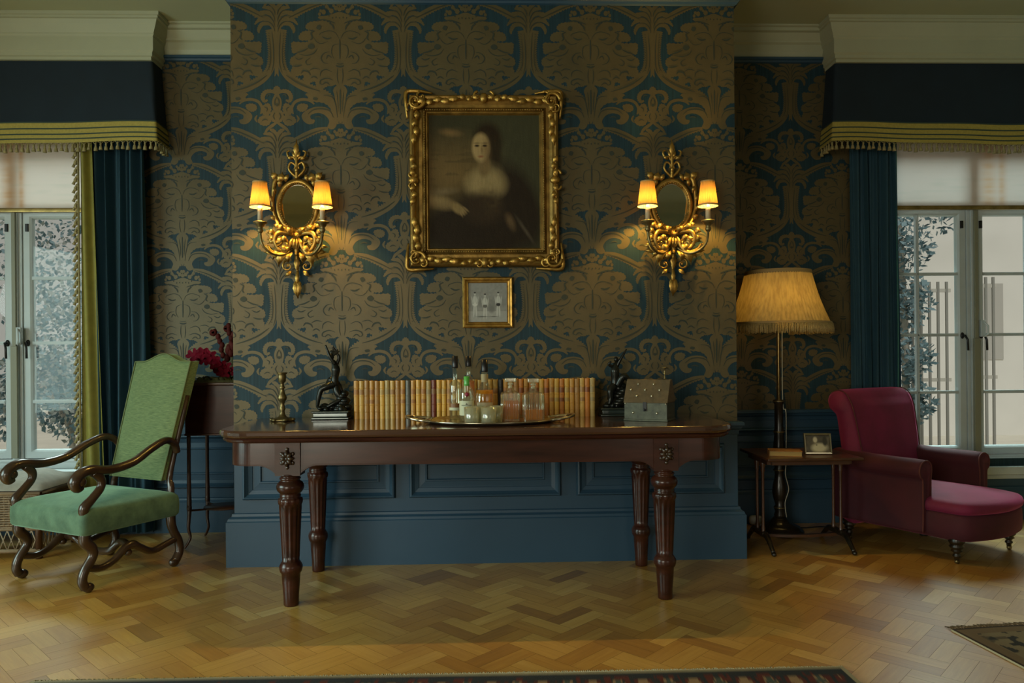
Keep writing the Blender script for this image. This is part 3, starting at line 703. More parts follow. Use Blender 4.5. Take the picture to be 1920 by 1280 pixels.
# ------------------------------------------------------------------ curtains and pelmets
def curtain(x0, x1, lab, gold_edge):
    t = thing('curtain', lab, 'curtain', (x0, .715 if gold_edge else .750, .02)); W_ = x1 - x0; am = 1 if gold_edge else .6
    fl = lambda u, v: am * (.028 * sin(u * 2 * pi * 4.5 + .6 * sin(v * 2.2) + 1.2 * v) + .018 * sin(u * 2 * pi * 9.3 + 1.7 + 2 * v) + .01 * sin(u * 40 + v * 5))
    mb = MB(); top = 2.60
    mb.grid(lambda u, v: (W_ * (u + .02 * sin(u * 20 + v * 4)) + .02 * (1 - v) * sin(u * 8), fl(u, v), v * top), 150, 36)
    mb.grid(lambda u, v: (W_ * (u + .02 * sin(u * 20 + v * 4)) + .02 * (1 - v) * sin(u * 8), fl(u, v) + .004, v * top), 150, 36)
    mb.build('drape', 'curtain_blue', t)
    if gold_edge:
        mb = MB(); mb.grid(lambda u, v: (-.05 + .085 * u + .06 * u * (1 - v), -.035 + .02 * sin(u * 9 + 2 * v) - .005, v * top), 16, 30)
        mb.grid(lambda u, v: (-.05 + .085 * u + .06 * u * (1 - v), -.031 + .02 * sin(u * 9 + 2 * v) - .005, v * top), 16, 30)
        mb.build('gold_lining', 'curtain_gold', t)
        mb = MB(); n = 96
        mb.tube([(-.052, -.045, .01), (-.052, -.045, top)], .007, 6)
        for i in range(n):
            z = .03 + i * (top - .05) / n; s_ = -.058 - .012 * (i % 2)
            mb.ball((s_, -.045, z), (.012, .008, .011), 6); mb.tube([(s_ - .004, -.045, z), (s_ - .012, -.047, z - .022)], [.006, .010], 6)
        mb.build('tassel_trim', 'tassel', t)
    else:
        mb = MB(); mb.tube([(W_ - .005, -.02, .01), (W_ + .002, -.022, 1.2), (W_ - .004, -.02, top)], .006, 6); mb.build('edge_cord', mat('edge_cord', (.03, .12, .11), .7), t)
curtain(-2.475, -2.135, 'long blue velvet curtain with gold lining and tassel edge, beside the left window', True)
curtain(2.345, 2.635, 'long dark teal curtain hanging beside the right window, behind the magenta armchair', False)

def pelmet(x0, x1, lab, retx, mirror):
    """retx: the end that returns to the wall"""
    t = thing('pelmet', lab, 'pelmet', (0, 0, 0)); zt, zb = 2.942, 2.420
    s_ = 1 if retx == x1 else -1
    def path(o): # o = flare forward/out
        far = x0 if retx == x1 else x1
        p = [(far, .655 - o), (retx + s_ * o, .655 - o), (retx + s_ * o, .785)]
        return p
    def band(z0, z1, f0, f1, m, nm, extra=0):
        mb = MB(); P0, P1 = path(f0 + extra), path(f1 + extra); N = 60
        def pt(P, u):
            a, b, c = [Vector((p[0], p[1])) for p in P]; L1 = (b - a).length; L2 = (c - b).length; d = u * (L1 + L2)
            return a + (b - a) * (d / L1) if d < L1 else b + (c - b) * ((d - L1) / L2)
        def f(u, v):
            p0 = pt(P0, u); p1 = pt(P1, u); p = p0 + (p1 - p0) * v; sag = .010 * sin(u * 9) + .004 * sin(u * 23); return (p.x, p.y, z0 + (z1 - z0) * v + sag * (1 - (z0 + (z1 - z0) * v - zb) / (zt - zb)))
        mb.grid(f, N * 3, 3); return mb.build(nm, m, t)
    fl = lambda z: .045 * (1 - (z - zb) / (zt - zb)) ** 1.3
    band(2.545, zt, fl(2.545), fl(zt), 'pelmet_blue', 'pelmet_cloth')
    band(2.420, 2.550, fl(2.420), fl(2.550), 'gold_braid', 'gold_band', .003)
    for z in (2.550, 2.510, 2.475, 2.446): band(z - .006, z + .002, fl(z), fl(z), 'pelmet_line', 'dark_stripe', .006)
    # tassel fringe
    mb = MB(); P = path(fl(2.420) + .004); a, b, c = [Vector((p[0], p[1])) for p in P]; L1, L2 = (b - a).length, (c - b).length; n = int((L1 + L2) / .0335); rnd = random.Random(3)
    for i in range(n):
        d = (i + .5) * .0335; p = a + (b - a) * (d / L1) if d < L1 else b + (c - b) * ((d - L1) / L2); u = d / (L1 + L2)
        z = 2.418 + .010 * sin(u * 9) + .004 * sin(u * 23); l = .052 + rnd.uniform(-.006, .006); dx = rnd.uniform(-.004, .004)
        mb.lathe([(.002, 0), (.0035, -.008), (.006, -.014), (.0065, -.019), (.0045, -.023), (.009, -.034), (.0125, -l), (.001, -l)], (p.x + dx, p.y, z), 8)
        mb.tube([(p.x - .015, p.y, z), (p.x, p.y, z - .012), (p.x + .015, p.y, z)], .0022, 5)
    mb.build('tassel_fringe', 'tassel', t)
pelmet(-4.55, -2.065, 'blue fabric pelmet with gold braid and tassels over the left window', -2.065, False)
pelmet(2.205, 4.55, 'near-black blue fabric pelmet with gold braid and tassels over the right window', 2.205, True)

# ------------------------------------------------------------------ mahogany console table
def console():
    t = thing('console_table', 'long dark mahogany side table with fluted legs against the chimney breast', 'table', (-.055, -.37, 0))
    TW0, TW1 = -1.165, 1.165; Y0, Y1 = -.355, .325; zt = .785
    def outline(x0, x1, y0, y1, r, n=8):
        pts = []
        for cx, cy, a0 in ((x1 - r, y0 + r, -90), (x1 - .03, y1 - .03, 0), (x0 + .03, y1 - .03, 90), (x0 + r, y0 + r, 180)):
            rr = r if cy < 0 else .03
            for k in range(n + 1): a = radians(a0 + 90 * k / n); pts.append((cx + rr * cos(a), cy + rr * sin(a)))
        return pts
    def slab(o, z0, z1, edge, name, m):
        mb = MB(); prof = edge
        P = outline(TW0 + o, TW1 - o, Y0 + o, Y1 - o * .3, .16)
        n = len(P); mbv = []
        N = []
        for i in range(n):
            a = Vector(P[i]) - Vector(P[i - 1]); b = Vector(P[(i + 1) % n]) - Vector(P[i])
            a = a.normalized() if a.length > 1e-6 else b.normalized(); b = b.normalized() if b.length > 1e-6 else a
            na = Vector((a.y, -a.x)); nb = Vector((b.y, -b.x)); N.append((na + nb).normalized())
        for (k, z) in prof:
            for i in range(n): mbv.append((P[i][0] + N[i].x * k, P[i][1] + N[i].y * k, z))
        fs = []
        for j in range(len(prof) - 1):
            for i in range(n): q = (i + 1) % n; fs.append((j * n + i, j * n + q, (j + 1) * n + q, (j + 1) * n + i))
        fs.append(tuple(range(n - 1, -1, -1))); L = (len(prof) - 1) * n; fs.append(tuple(L + i for i in range(n)))
        mb.add(mbv, fs, 0, False); o_ = mb.build(name, m, t)
        return o_
    slab(0, 0, 0, [(-.02, .752), (-.004, .753), (.0, .757), (.004, .764), (.004, .776), (0, .783), (-.004, .785)], 'tabletop', 'mahogany_top')
    slab(.012, 0, 0, [(-.03, .728), (-.006, .730), (-.004, .734), (.004, .737), (.006, .744), (.002, .750), (-.03, .752)], 'under_moulding', 'mahogany')
    # frieze with shaped brackets beside the leg blocks
    mb = MB(); fx = .84; yb = Y0 + .045
    def low(x):
        d = abs(abs(x) - fx)
        if d < .055: return .585
        k = max(0, 1 - (d - .055) / .075); return .625 - .035 * k * k
    xs = [-1.115 + i * 2.23 / 240 for i in range(241)]
    top = [(x, .73) for x in xs]; bot = [(x, low(x)) for x in xs]
    vs = []; fs = []
    for i, x in enumerate(xs):
        e = max(0, abs(x) - 1.0) / .115; yy = yb + .115 * (1 - sqrt(max(0, 1 - e * e)))
        vs += [(x, yy, low(x)), (x, yy, .73), (x, yy + .03, .73), (x, yy + .03, low(x)), (x, yy - .004, low(x) + .002), (x, yy - .004, low(x) + .010)]
    for i in range(240):
        a, b = i * 6, i * 6 + 6
        fs += [(a + 5, b + 5, b + 1, a + 1), (a + 1, b + 1, b + 2, a + 2), (a + 2, b + 2, b + 3, a + 3), (a + 3, b + 3, b + 4, a + 4), (a + 4, b + 4, b + 5, a + 5)]
    mb.add(vs, fs, 0, False)
    for sx in (-1, 1):
        mb.box(min(sx * 1.115, sx * 1.09), max(sx * 1.115, sx * 1.09), yb + .10, Y1 - .04, .63, .73)
    mb.box(-1.1, 1.1, Y1 - .06, Y1 - .03, .63, .73)
    mb.build('frieze', 'mahogany', t)
    legp = [(.030, 0), (.033, .006), (.034, .05), (.039, .12), (.041, .155), (.047, .163), (.050, .175), (.051, .188), (.048, .198), (.043, .206), (.040, .212)]
    legp += [(.037 + .0125 * k / 10, .214 + .275 * k / 10) for k in range(11)]
    legp += [(.051, .492), (.053, .505), (.052, .515), (.044, .52), (.046, .527), (.046, .534), (.042, .538), (.049, .545), (.057, .556), (.060, .568), (.060, .577), (.055, .590), (.044, .600), (.041, .606), (.046, .610), (.046, .616), (.040, .619), (.040, .625), (.050, .629), (.050, .633), (.045, .636)]
    sc = .95
    def fl(a, z):
        if .216 < z < .488: return 1 - .17 * (abs(cos(a * 6)) ** .6) * min(1, (z - .214) / .02, (.49 - z) / .02)
        if .49 < z < .52: return 1 + .05 * cos(a * 12)
        return 1
    for (x, y, back) in ((-fx, yb + .035, 0), (fx, yb + .035, 0), (-fx, yb + .035 + .527, 1), (fx, yb + .035 + .527, 1)):
        mb = MB(); k = .90; dz = 0
        if back: prof = [(r * .97, z * .985) for r, z in legp]
        else: prof = [(r, z * .925) for r, z in legp]
        scale = (.985 if back else .925)
        mb.lathe(prof, (x, y, 0), 48, 0, flute=lambda a, z: fl(a, z / scale))
        if not back: mb.box(x - .055, x + .055, y - .045, y + .045, .583, .732)
        else: mb.box(x - .04, x + .04, y - .04, y + .04, .62, .732)
        lg = mb.build('leg', 'mahogany', t)
        if not back:
            r = MB(); yy = y - .047
            for i in range(8):
                a = i * pi / 4
                r.tube([(x, yy - .004, .66), (x + .016 * cos(a), yy - .012, .66 + .020 * sin(a)), (x + .030 * cos(a), yy - .004, .66 + .036 * sin(a))], [.005, .010, .003], 6, smooth=4)
            r.ball((x, yy - .008, .66), (.010, .010, .010), 10)
            for i in range(6):
                a = (i + .5) * pi / 3; r.ball((x + .028 * cos(a), yy - .002, .66 + .040 * sin(a)), (.008, .006, .009), 8)
            r.build('carved_rosette', 'dark_oak', lg)
    return t
console()
TT = .785

# ------------------------------------------------------------------ pictures
def carve_scroll(mb, c, r, turns, hand, th, n=26, y=0, mi=0, a0=0, taper=.35):
    pts = []; rs = []
    for i in range(n + 1):
        t = i / n; a = a0 + hand * t * turns * 2 * pi; rr = r * (1 - t) ** 1.0 + .08 * r
        pts.append((c[0] + rr * cos(a), y - .004 * sin(t * pi), c[2] + rr * sin(a))); rs.append(th * (1 - t * (1 - taper)))
    mb.tube(pts, rs, 7, mi); mb.ball((c[0], y - .003, c[2]), th * .9, 8, mi)
def leaf(mb, base, tip, w, y, mi=0, curl=0.01, bow=0.0):
    b, t = Vector(base), Vector(tip); d = t - b; n = Vector((-d.z, 0, d.x)).normalized(); vs = []
    N = 8; fs = []
    for i in range(N + 1):
        f = i / N; c = b + d * f + n * (bow * sin(f * pi)); ww = w * (sin(pi * min(1, f * 1.05 + .06)) ** .7) * (1 + .22 * (i % 2)); yy = c.y + y - curl * sin(f * pi) - .004
        vs += [(c.x - n.x * ww, yy + .004, c.z - n.z * ww), (c.x, yy - w * .35, c.z), (c.x + n.x * ww, yy + .004, c.z + n.z * ww)]
    for i in range(N): a = i * 3; fs += [(a, a + 1, a + 4, a + 3), (a + 1, a + 2, a + 5, a + 4)]
    mb.add(vs, fs, mi, True)

def portrait():
    x0, x1, z0, z1 = -.421, .381, 1.572, 2.494; cx, cz = (x0 + x1) / 2, (z0 + z1) / 2; w, h = x1 - x0, z1 - z0
    t = thing('framed_portrait', 'large gilt-framed oil portrait of a seated woman in dark dress, above the table', 'painting', (cx, -.004, cz))
    a, b, c, d = -w / 2, w / 2, -h / 2, h / 2; fw = .103
    mb = MB()
    mb.frame(a, b, c, d, [(0.008, 0), (0.004, .03), (.010, .048), (.020, .056), (.030, .052), (.040, .038), (.055, .028), (.070, .028), (.078, .036), (.083, .040), (.088, .034), (.094, .026), (.099, .026), (fw + .004, .014)], 0)
    # sight-edge beads
    for i in range(70):
        for zz in (c + .085, d - .085): mb.ball((a + .085 + (w - .17) * i / 69, -.040, zz), .0048, 6)
    for i in range(84):
        for xx in (a + .085, b - .085): mb.ball((xx, -.040, c + .085 + (h - .17) * i / 83), .0048, 6)
    fr = mb.build('frame', mat('gilt_frame', (0.26, 0.15, 0.035), 0.42, 0.75, noise=0.45, nscale=14, bump=.3, bscale=60, bdist=.004), t)
    for sx in (-1, 1):
        for sz in (-1, 1):
            mb = MB(); X = lambda u: (b - u if sx > 0 else a + u); Z = lambda v: (d - v if sz > 0 else c + v)
            carve_scroll(mb, (X(.042), 0, Z(.042)), .044, 1.2, sx * sz, .0105, y=-.055, a0=0)
            carve_scroll(mb, (X(.075), 0, Z(.02)), .026, 1.1, -sx * sz, .008, y=-.052, a0=2); carve_scroll(mb, (X(.02), 0, Z(.075)), .026, 1.1, sx * sz, .008, y=-.052, a0=4)
            mb.tube([(X(-.004), -.03, Z(.13)), (X(-.010), -.045, Z(.06)), (X(-.006), -.04, Z(-.006)), (X(.06), -.045, Z(-.010)), (X(.13), -.03, Z(-.004))], [.005, .010, .013, .010, .005], 7, smooth=5)
            for k in range(5):
                leaf(mb, (X(.05 + .04 * k), 0, Z(.05 - .004 * k)), (X(.10 + .045 * k), 0, Z(.028 + .022 * (k % 2))), .013, -.048)
                leaf(mb, (X(.05 - .004 * k), 0, Z(.05 + .04 * k)), (X(.028 + .022 * (k % 2)), 0, Z(.10 + .045 * k)), .013, -.048)
            mb.build('corner_ornament', 'gilt', fr)
    for sz in (-1, 1):
        mb = MB(); Z = d - .03 if sz > 0 else c + .03
        mb.ball((0, -.05, Z + sz * .004), (.022, .018, .028), 10)
        for sx in (-1, 1):
            carve_scroll(mb, (sx * .032, 0, Z + sz * .014), .022, 1.1, -sx * sz, .008, y=-.05, a0=pi / 2)
            for k in range(3): leaf(mb, (sx * (.02 + .035 * k), 0, Z), (sx * (.065 + .035 * k), 0, Z + sz * (.018 - .022 * (k % 2))), .012, -.047)
        mb.build('carved_ornament', 'gilt', fr)
    for sx in (-1, 1):
        mb = MB(); X = b - .03 if sx > 0 else a + .03
        mb.ball((X + sx * .004, -.05, 0), (.028, .018, .022), 10)
        for sz in (-1, 1):
            carve_scroll(mb, (X + sx * .012, 0, sz * .032), .022, 1.1, sx * sz, .008, y=-.05, a0=0)
            for k in range(3): leaf(mb, (X, 0, sz * (.02 + .035 * k)), (X + sx * (.018 - .022 * (k % 2)), 0, sz * (.065 + .035 * k)), .012, -.047)
        mb.build('carved_ornament', 'gilt', fr)
    def pic(u, v):
        y = 1 - v; c_ = mixc((.022, .020, .011), (.030, .030, .016), u * 1.2)
        c_ = mixc(c_, (.095, .062, .026), .85 * soft(u, y, .20, .44, .34, .20, 0, .8)); c_ = mixc(c_, (.045, .033, .016), .6 * (vnoise(u * 5, y * 60) > .62) * soft(u, y, .2, .33, .28, .2, 0, .6))
        c_ = mixc(c_, (.13, .08, .035), .7 * soft(u, y, .20, .135, .07, .02, .1, .9))
        c_ = mixc(c_, (.028, .028, .017), .8 * soft(u, y, .85, .35, .25, .45, 0, .5))
        c_ = mixc(c_, (.012, .008, .005), soft(u, y, .53, .83, .40, .30, 0, .3)); c_ = mixc(c_, (.013, .009, .006), soft(u, y, .78, .68, .20, .34, -.5, .25))
        c_ = mixc(c_, (.012, .008, .005), soft(u, y, .22, .85, .26, .17, 0, .3))
        c_ = mixc(c_, (.014, .009, .005), soft(u, y, .53, .19, .125, .13, .1, .25)); c_ = mixc(c_, (.016, .011, .006), soft(u, y, .60, .30, .05, .13, 0, .4))
        sk = (.19, .13, .065)
        c_ = mixc(c_, (.165, .125, .065), soft(u, y, .51, .52, .17, .11, 0, .35)); c_ = mixc(c_, (.15, .115, .06), .7 * soft(u, y, .53, .47, .10, .08, 0, .8))
        c_ = mixc(c_, (.10, .07, .034), soft(u, y, .50, .385, .055, .075, 0, .3))
        c_ = mixc(c_, (.018, .012, .007), .9 * soft(u, y, .40, .64, .10, .05, .2, .5) * .6); c_ = mixc(c_, (.02, .013, .008), soft(u, y, .50, .70, .17, .12, 0, .35))
        c_ = mixc(c_, (.04, .028, .014), .6 * (vnoise(u * 40, y * 50)) * soft(u, y, .56, .64, .08, .10, 0, .5))
        c_ = mixc(c_, (.20, .145, .075), soft(u, y, .470, .245, .078, .105, 0, .18)); c_ = mixc(c_, (.07, .043, .02), .6 * soft(u, y, .525, .27, .035, .09, 0, .6)); c_ = mixc(c_, (.19, .14, .07), .6 * soft(u, y, .45, .20, .04, .035, 0, .8))
        for ex in (.435, .505): c_ = mixc(c_, (.010, .006, .004), soft(u, y, ex, .232, .020, .008, 0, .4)); c_ = mixc(c_, (.03, .018, .01), .7 * soft(u, y, ex, .212, .024, .004, 0, .8))
        c_ = mixc(c_, (.06, .035, .016), .6 * soft(u, y, .478, .262, .008, .030, 0, .7)); c_ = mixc(c_, (.12, .035, .02), .8 * soft(u, y, .470, .312, .022, .008, 0, .6))
        c_ = mixc(c_, (.085, .06, .03), soft(u, y, .10, .655, .14, .05, .15, .35)); c_ = mixc(c_, (.14, .10, .05), .8 * soft(u, y, .08, .64, .09, .03, .15, .7))
        c_ = mixc(c_, (.10, .075, .045), .8 * soft(u, y, .12, .575, .10, .02, -.1, .9))
        c_ = mixc(c_, (.12, .085, .04), soft(u, y, .26, .70, .07, .035, .5, .3))
        for k in range(4): c_ = mixc(c_, (.13, .09, .045), .9 * soft(u, y, .285 + .016 * k, .735 - .010 * k, .030, .006, 1.0 - .12 * k, .5))
        c_ = mixc(c_, (.05, .04, .03), .8 * soft(u, y, .86, .86, .10, .012, .9, .7)); c_ = mixc(c_, (.07, .045, .025), .8 * soft(u, y, .73, .80, .03, .06, -.5, .6))
        n_ = 1.35 + .3 * vnoise(u * 120, y * 18) ; return (c_[0] * n_ * 1.05, c_[1] * n_, c_[2] * n_ * .85)
    iw, ih = w / 2 - fw, h / 2 - fw
    painted('canvas', pic, 170, 200, lambda u, v: (-iw + 2 * iw * u, -.014, -ih + 2 * ih * v), mat_attr('oil_canvas', .55, bump=.15, bscale=180, spec=.12), t)
portrait()

def small_photo():
    x0, x1, z0, z1 = -.142, .126, 1.253, 1.524; cx, cz = (x0 + x1) / 2, (z0 + z1) / 2; w, h = x1 - x0, z1 - z0
    t = thing('framed_photograph', 'small gilt-framed black and white photograph of three standing men, below the portrait', 'photograph', (cx, -.004, cz))
    mb = MB(); mb.frame(-w / 2, w / 2, -h / 2, h / 2, [(0, 0), (0, .018), (.006, .024), (.014, .022), (.020, .014), (.026, .012), (.030, .015), (.032, .006)], 0); mb.build('frame', 'gilt', t)
    def pic(u, v):
        y = 1 - v; c = .20 + .04 * vnoise(u * 20, y * 20); c = c * (1 - .18 * soft(u, y, .5, .5, .6, .10, 0, .6)) ; c += (.07 if y > .72 else 0)
        for px, top, k in ((.17, .30, 0), (.43, .34, 1), (.77, .30, 0)):
            for cx_, cy_, rx_, ry_, an, val in ((px, top + .14, .056, .11, 0, .44), (px - .027, top + .40, .020, .17, .05, .42), (px + .030, top + .40, .020, .17, -.05, .42), (px - .072, top + .16, .014, .12, -.10, .38), (px + .074, top + .16, .014, .12, .10, .38), (px, top - .02, .026, .042, 0, .40), (px, top - .048, .028, .020, 0, .03), (px, top + .255, .058, .040, 0, .03 if px > .7 else (.10 if k else .50)), (px + .012, top + .10, .006, .08, 0, .30)):
                q = soft(u, y, cx_, cy_, rx_, ry_, an, .16); c = c * (1 - q) + val * q
        q = soft(u, y, .60, .66, .08, .10, 0, .4); c = c * (1 - q) + .15 * q
        q = soft(u, y, .36, .86, .14, .012, 0, .5) + soft(u, y, .65, .86, .1, .01, 0, .5); c = c * (1 - min(1, q) * .7)
        return (c * 1.0, c * .97, c * .86)
    painted('photo_print', pic, 110, 110, lambda u, v: (-w / 2 + .03 + (w - .06) * u, -.0075, -h / 2 + .03 + (h - .06) * v), mat_attr('photo_paper', .3), t)
small_photo()

# ------------------------------------------------------------------ wall sconces
def sconce():
    t = thing('wall_sconce', 'x', 'wall lamp', (0, 0, 0), 0, 'gilt mirrored sconces either side of the portrait')
    mb = MB(); N = 48; RXo, RZo = .100, .130
    prof = [(-.016, -.012), (-.016, -.026), (-.004, -.034), (.006, -.034), (.014, -.028), (.018, -.016), (.018, -.004)]
    vs = []; fs = []
    for i in range(N):
        a = 2 * pi * i / N
        for (o, y) in prof: vs.append(((RXo + o) * cos(a), y, (RZo + o) * sin(a)))
    m = len(prof)
    for i in range(N):
        for j in range(m - 1): q = (i + 1) % N; fs.append((i * m + j, q * m + j, q * m + j + 1, i * m + j + 1))
    mb.add(vs, fs, 0, True)
    for i in range(56): a = 2 * pi * i / 56; mb.ball(((RXo - .011) * cos(a), -.033, (RZo - .011) * sin(a)), .0045, 6)
    # side bands wrapped with leaves
    for s in (-1, 1):
        mb.tube([(s * .075, -.02, .150), (s * .112, -.03, .135), (s * .125, -.03, .05), (s * .122, -.03, -.03), (s * .085, -.035, -.115), (s * .03, -.04, -.155)], [.010, .014, .010, .009, .012, .008], 8, smooth=6)
        for k in range(7):
            a = radians(60 - k * 18); leaf(mb, (s * .125 * cos(a), -.03, .15 * sin(a)), (s * (.150) * cos(a + .25), -.03, .176 * sin(a + .25)), .010, 0)
        leaf(mb, (s * .10, -.03, .13), (s * .075, -.03, .180), .018, 0, bow=s * .01); leaf(mb, (s * .10, -.03, .14), (s * .135, -.03, .178), .015, 0)
    fr = mb.build('mirror_frame', 'gilt', t)
    g = MB(); g.add([(0, -.020, 0)] + [((RXo - .012) * cos(2 * pi * i / 48), -.020, (RZo - .012) * sin(2 * pi * i / 48)) for i in range(48)], [(0, 1 + i, 1 + (i + 1) % 48) for i in range(48)])
    g.add([((RXo) * cos(2 * pi * i / 48), -.008, (RZo) * sin(2 * pi * i / 48)) for i in range(48)], [tuple(range(48))])
    g.build('mirror_glass', 'mirror', t, fix=False)
    # crest
    mb = MB()
    for s in (-1, 1):
        mb.tube([(0, -.03, .150), (s * .028, -.032, .175), (s * .042, -.034, .200), (s * .030, -.034, .228), (s * .008, -.034, .215), (s * .012, -.034, .195)], [.008, .008, .007, .007, .006, .004], 7, smooth=6)
        mb.tube([(0, -.03, .23), (s * .015, -.034, .255), (s * .040, -.036, .258), (s * .048, -.036, .283), (s * .034, -.036, .290)], [.006, .007, .007, .006, .004], 7, smooth=6)
        leaf(mb, (0, -.03, .245), (s * .022, -.03, .292), .008, 0); leaf(mb, (s * .018, -.03, .245), (s * .052, -.03, .262), .008, 0)
    mb.tube([(0, -.03, .145), (0, -.036, .20), (0, -.036, .26), (0, -.032, .352)], [.012, .008, .009, .002], 8, smooth=5)
    leaf(mb, (0, -.036, .26), (0, -.03, .345), .013, 0); mb.ball((0, -.038, .19), (.010, .009, .016), 8)
    mb.build('crest', 'gilt', t)
    # lower foliage
    mb = MB()
    mb.tube([(0, -.03, -.14), (0, -.05, -.20), (0, -.045, -.27), (0, -.035, -.35)], [.014, .018, .012, .006], 8, smooth=5)
    for k in range(6): a = k * pi / 5; mb.tube([(.016 * cos(a), -.05 - .016 * sin(a), -.175), (.024 * cos(a), -.052 - .022 * sin(a), -.205), (.008 * cos(a), -.05 - .01 * sin(a), -.235)], [.003, .007, .003], 6, smooth=3)
    for s in (-1, 1):
        mb.tube([(0, -.04, -.165), (s * .035, -.06, -.150), (s * .085, -.075, -.150), (s * .105, -.08, -.185), (s * .085, -.075, -.235), (s * .050, -.07, -.235), (s * .045, -.07, -.205), (s * .065, -.07, -.195)], [.009, .014, .013, .011, .010, .008, .006, .005], 8, smooth=6)
        mb.tube([(0, -.04, -.16), (s * .02, -.06, -.19), (s * .05, -.07, -.245), (s * .09, -.08, -.262), (s * .125, -.085, -.245), (s * .14, -.085, -.215)], [.007, .012, .012, .010, .008, .005], 8, smooth=6)
        leaf(mb, (s * .045, -.06, -.235), (s * .09, -.06, -.325), .020, 0, bow=s * .012, curl=.02); leaf(mb, (s * .05, -.06, -.24), (s * .045, -.06, -.300), .014, 0)
        leaf(mb, (s * .10, -.07, -.25), (s * .165, -.07, -.250), .012, 0); leaf(mb, (s * .095, -.07, -.16), (s * .145, -.07, -.205), .014, 0, bow=-s * .01)
        leaf(mb, (s * .03, -.055, -.15), (s * .100, -.055, -.130), .013, 0, bow=s * .012); leaf(mb, (s * .06, -.065, -.19), (s * .115, -.065, -.225), .010, 0)
        carve_scroll(mb, (s * .048, 0, -.318), .030, 1.25, -s, .006, y=-.04, a0=pi / 2 if s > 0 else pi / 2)
        for (bx, bz, tx, tz, w_) in ((.02, -.16, .055, -.118, .012), (.06, -.145, .10, -.108, .012), (.10, -.16, .150, -.150, .013), (.105, -.20, .150, -.185, .012), (.04, -.20, .085, -.172, .011), (.03, -.22, .07, -.26, .014), (.07, -.25, .12, -.29, .013), (.02, -.25, .035, -.31, .012), (.12, -.24, .175, -.225, .010), (.055, -.17, .09, -.225, .012)):
            leaf(mb, (s * bx, -.062, bz), (s * tx, -.062, tz), w_, 0, bow=s * .010, curl=.022)
        carve_scroll(mb, (s * .092, 0, -.200), .018, 1.2, s, .005, y=-.08, a0=0); leaf(mb, (s * .03, -.035, -.345), (s * .065, -.035, -.375), .010, 0)
    leaf(mb, (0, -.045, -.34), (0, -.03, -.24), .014, 0); leaf(mb, (0, -.04, -.35), (0, -.03, -.43), .010, 0); leaf(mb, (-.012, -.04, -.40), (0, -.03, -.49), .014, 0); leaf(mb, (.012, -.04, -.40), (0, -.03, -.49), .014, 0)
    mb.tube([(0, -.035, -.34), (0, -.035, -.42), (0, -.03, -.488)], [.007, .011, .003], 8, smooth=4); mb.ball((0, -.055, -.255), (.012, .010, .014), 8)
    for s in (-1, 1): leaf(mb, (0, -.035, -.43), (s * .022, -.035, -.41), .008, 0); leaf(mb, (0, -.035, -.455), (s * .02, -.035, -.44), .007, 0)
    mb.build('foliage_drop', 'gilt', t)
    # two arms, each with pan, candle tube and pleated shade
    for s in (-1, 1):
        AX, AY = s * .158, -.150
        mb = MB()
        mb.tube([(s * .02, -.05, -.23), (s * .06, -.08, -.262), (s * .105, -.12, -.262), (s * .145, AY, -.225), (s * .158, AY, -.165), (AX, AY, -.135)], [.008, .008, .008, .007, .007, .008], 8, smooth=6)
        mb.lathe([(.004, -.165), (.010, -.160), (.016, -.150), (.012, -.140), (.012, -.132), (.020, -.126), (.022, -.118), (.036, -.110), (.034, -.104), (.020, -.106), (.014, -.100)], (AX, AY, 0), 20)
        arm = mb.build('arm', 'old_brass', t)
        mb = MB(); mb.lathe([(.0125, -.105), (.0125, -.034), (.009, -.030), (.006, -.018)], (AX, AY, 0), 16); mb.build('candle_tube', 'candle_cream', arm)
        mb = MB(); fl = lambda a, z: 1 + .018 * cos(a * 34)
        mb.lathe([(.050, -.028), (.049, -.020), (.0355, .092), (.0352, .098)], (AX, AY, 0), 204, 0, flute=fl)
        mb.f = [f for f in mb.f if len(f) == 4]; mb.m = mb.m[:len(mb.f)]; mb.s = mb.s[:len(mb.f)]
        sh = mb.build('lamp_shade', 'shade_gold', arm)
        for pr in ([(.0515, -.031), (.0515, -.022)], [(.037, .093), (.037, .100)]):
            mb = MB(); mb.lathe(pr, (AX, AY, 0), 48); mb.f = [f for f in mb.f if len(f) == 4]; mb.m = mb.m[:len(mb.f)]; mb.s = mb.s[:len(mb.f)]
            mb.build('shade_trim', 'shade_trim', arm)
    return t
SC = sconce()
SC.location = (-1.010, -.002, 1.903); SC['label'] = 'gilt mirrored wall sconce with two lit shades, left of the portrait'
SC2 = dup(SC, (.985, -.002, 1.903), 0, 'gilt mirrored wall sconce with two lit shades, right of the portrait')
for sx, e in ((-1.010, 1.0), (.985, 1.0)):
    for s in (-1, 1):
        l = bpy.data.lights.new('sconce_bulb', 'POINT'); l.energy = 15; l.color = (1.0, .60, .13); l.shadow_soft_size = .010
        o = bpy.data.objects.new('sconce_bulb', l); COL.objects.link(o); o.location = (sx + s * .158, -.152, 1.903 + .012); o['kind'] = 'helper'

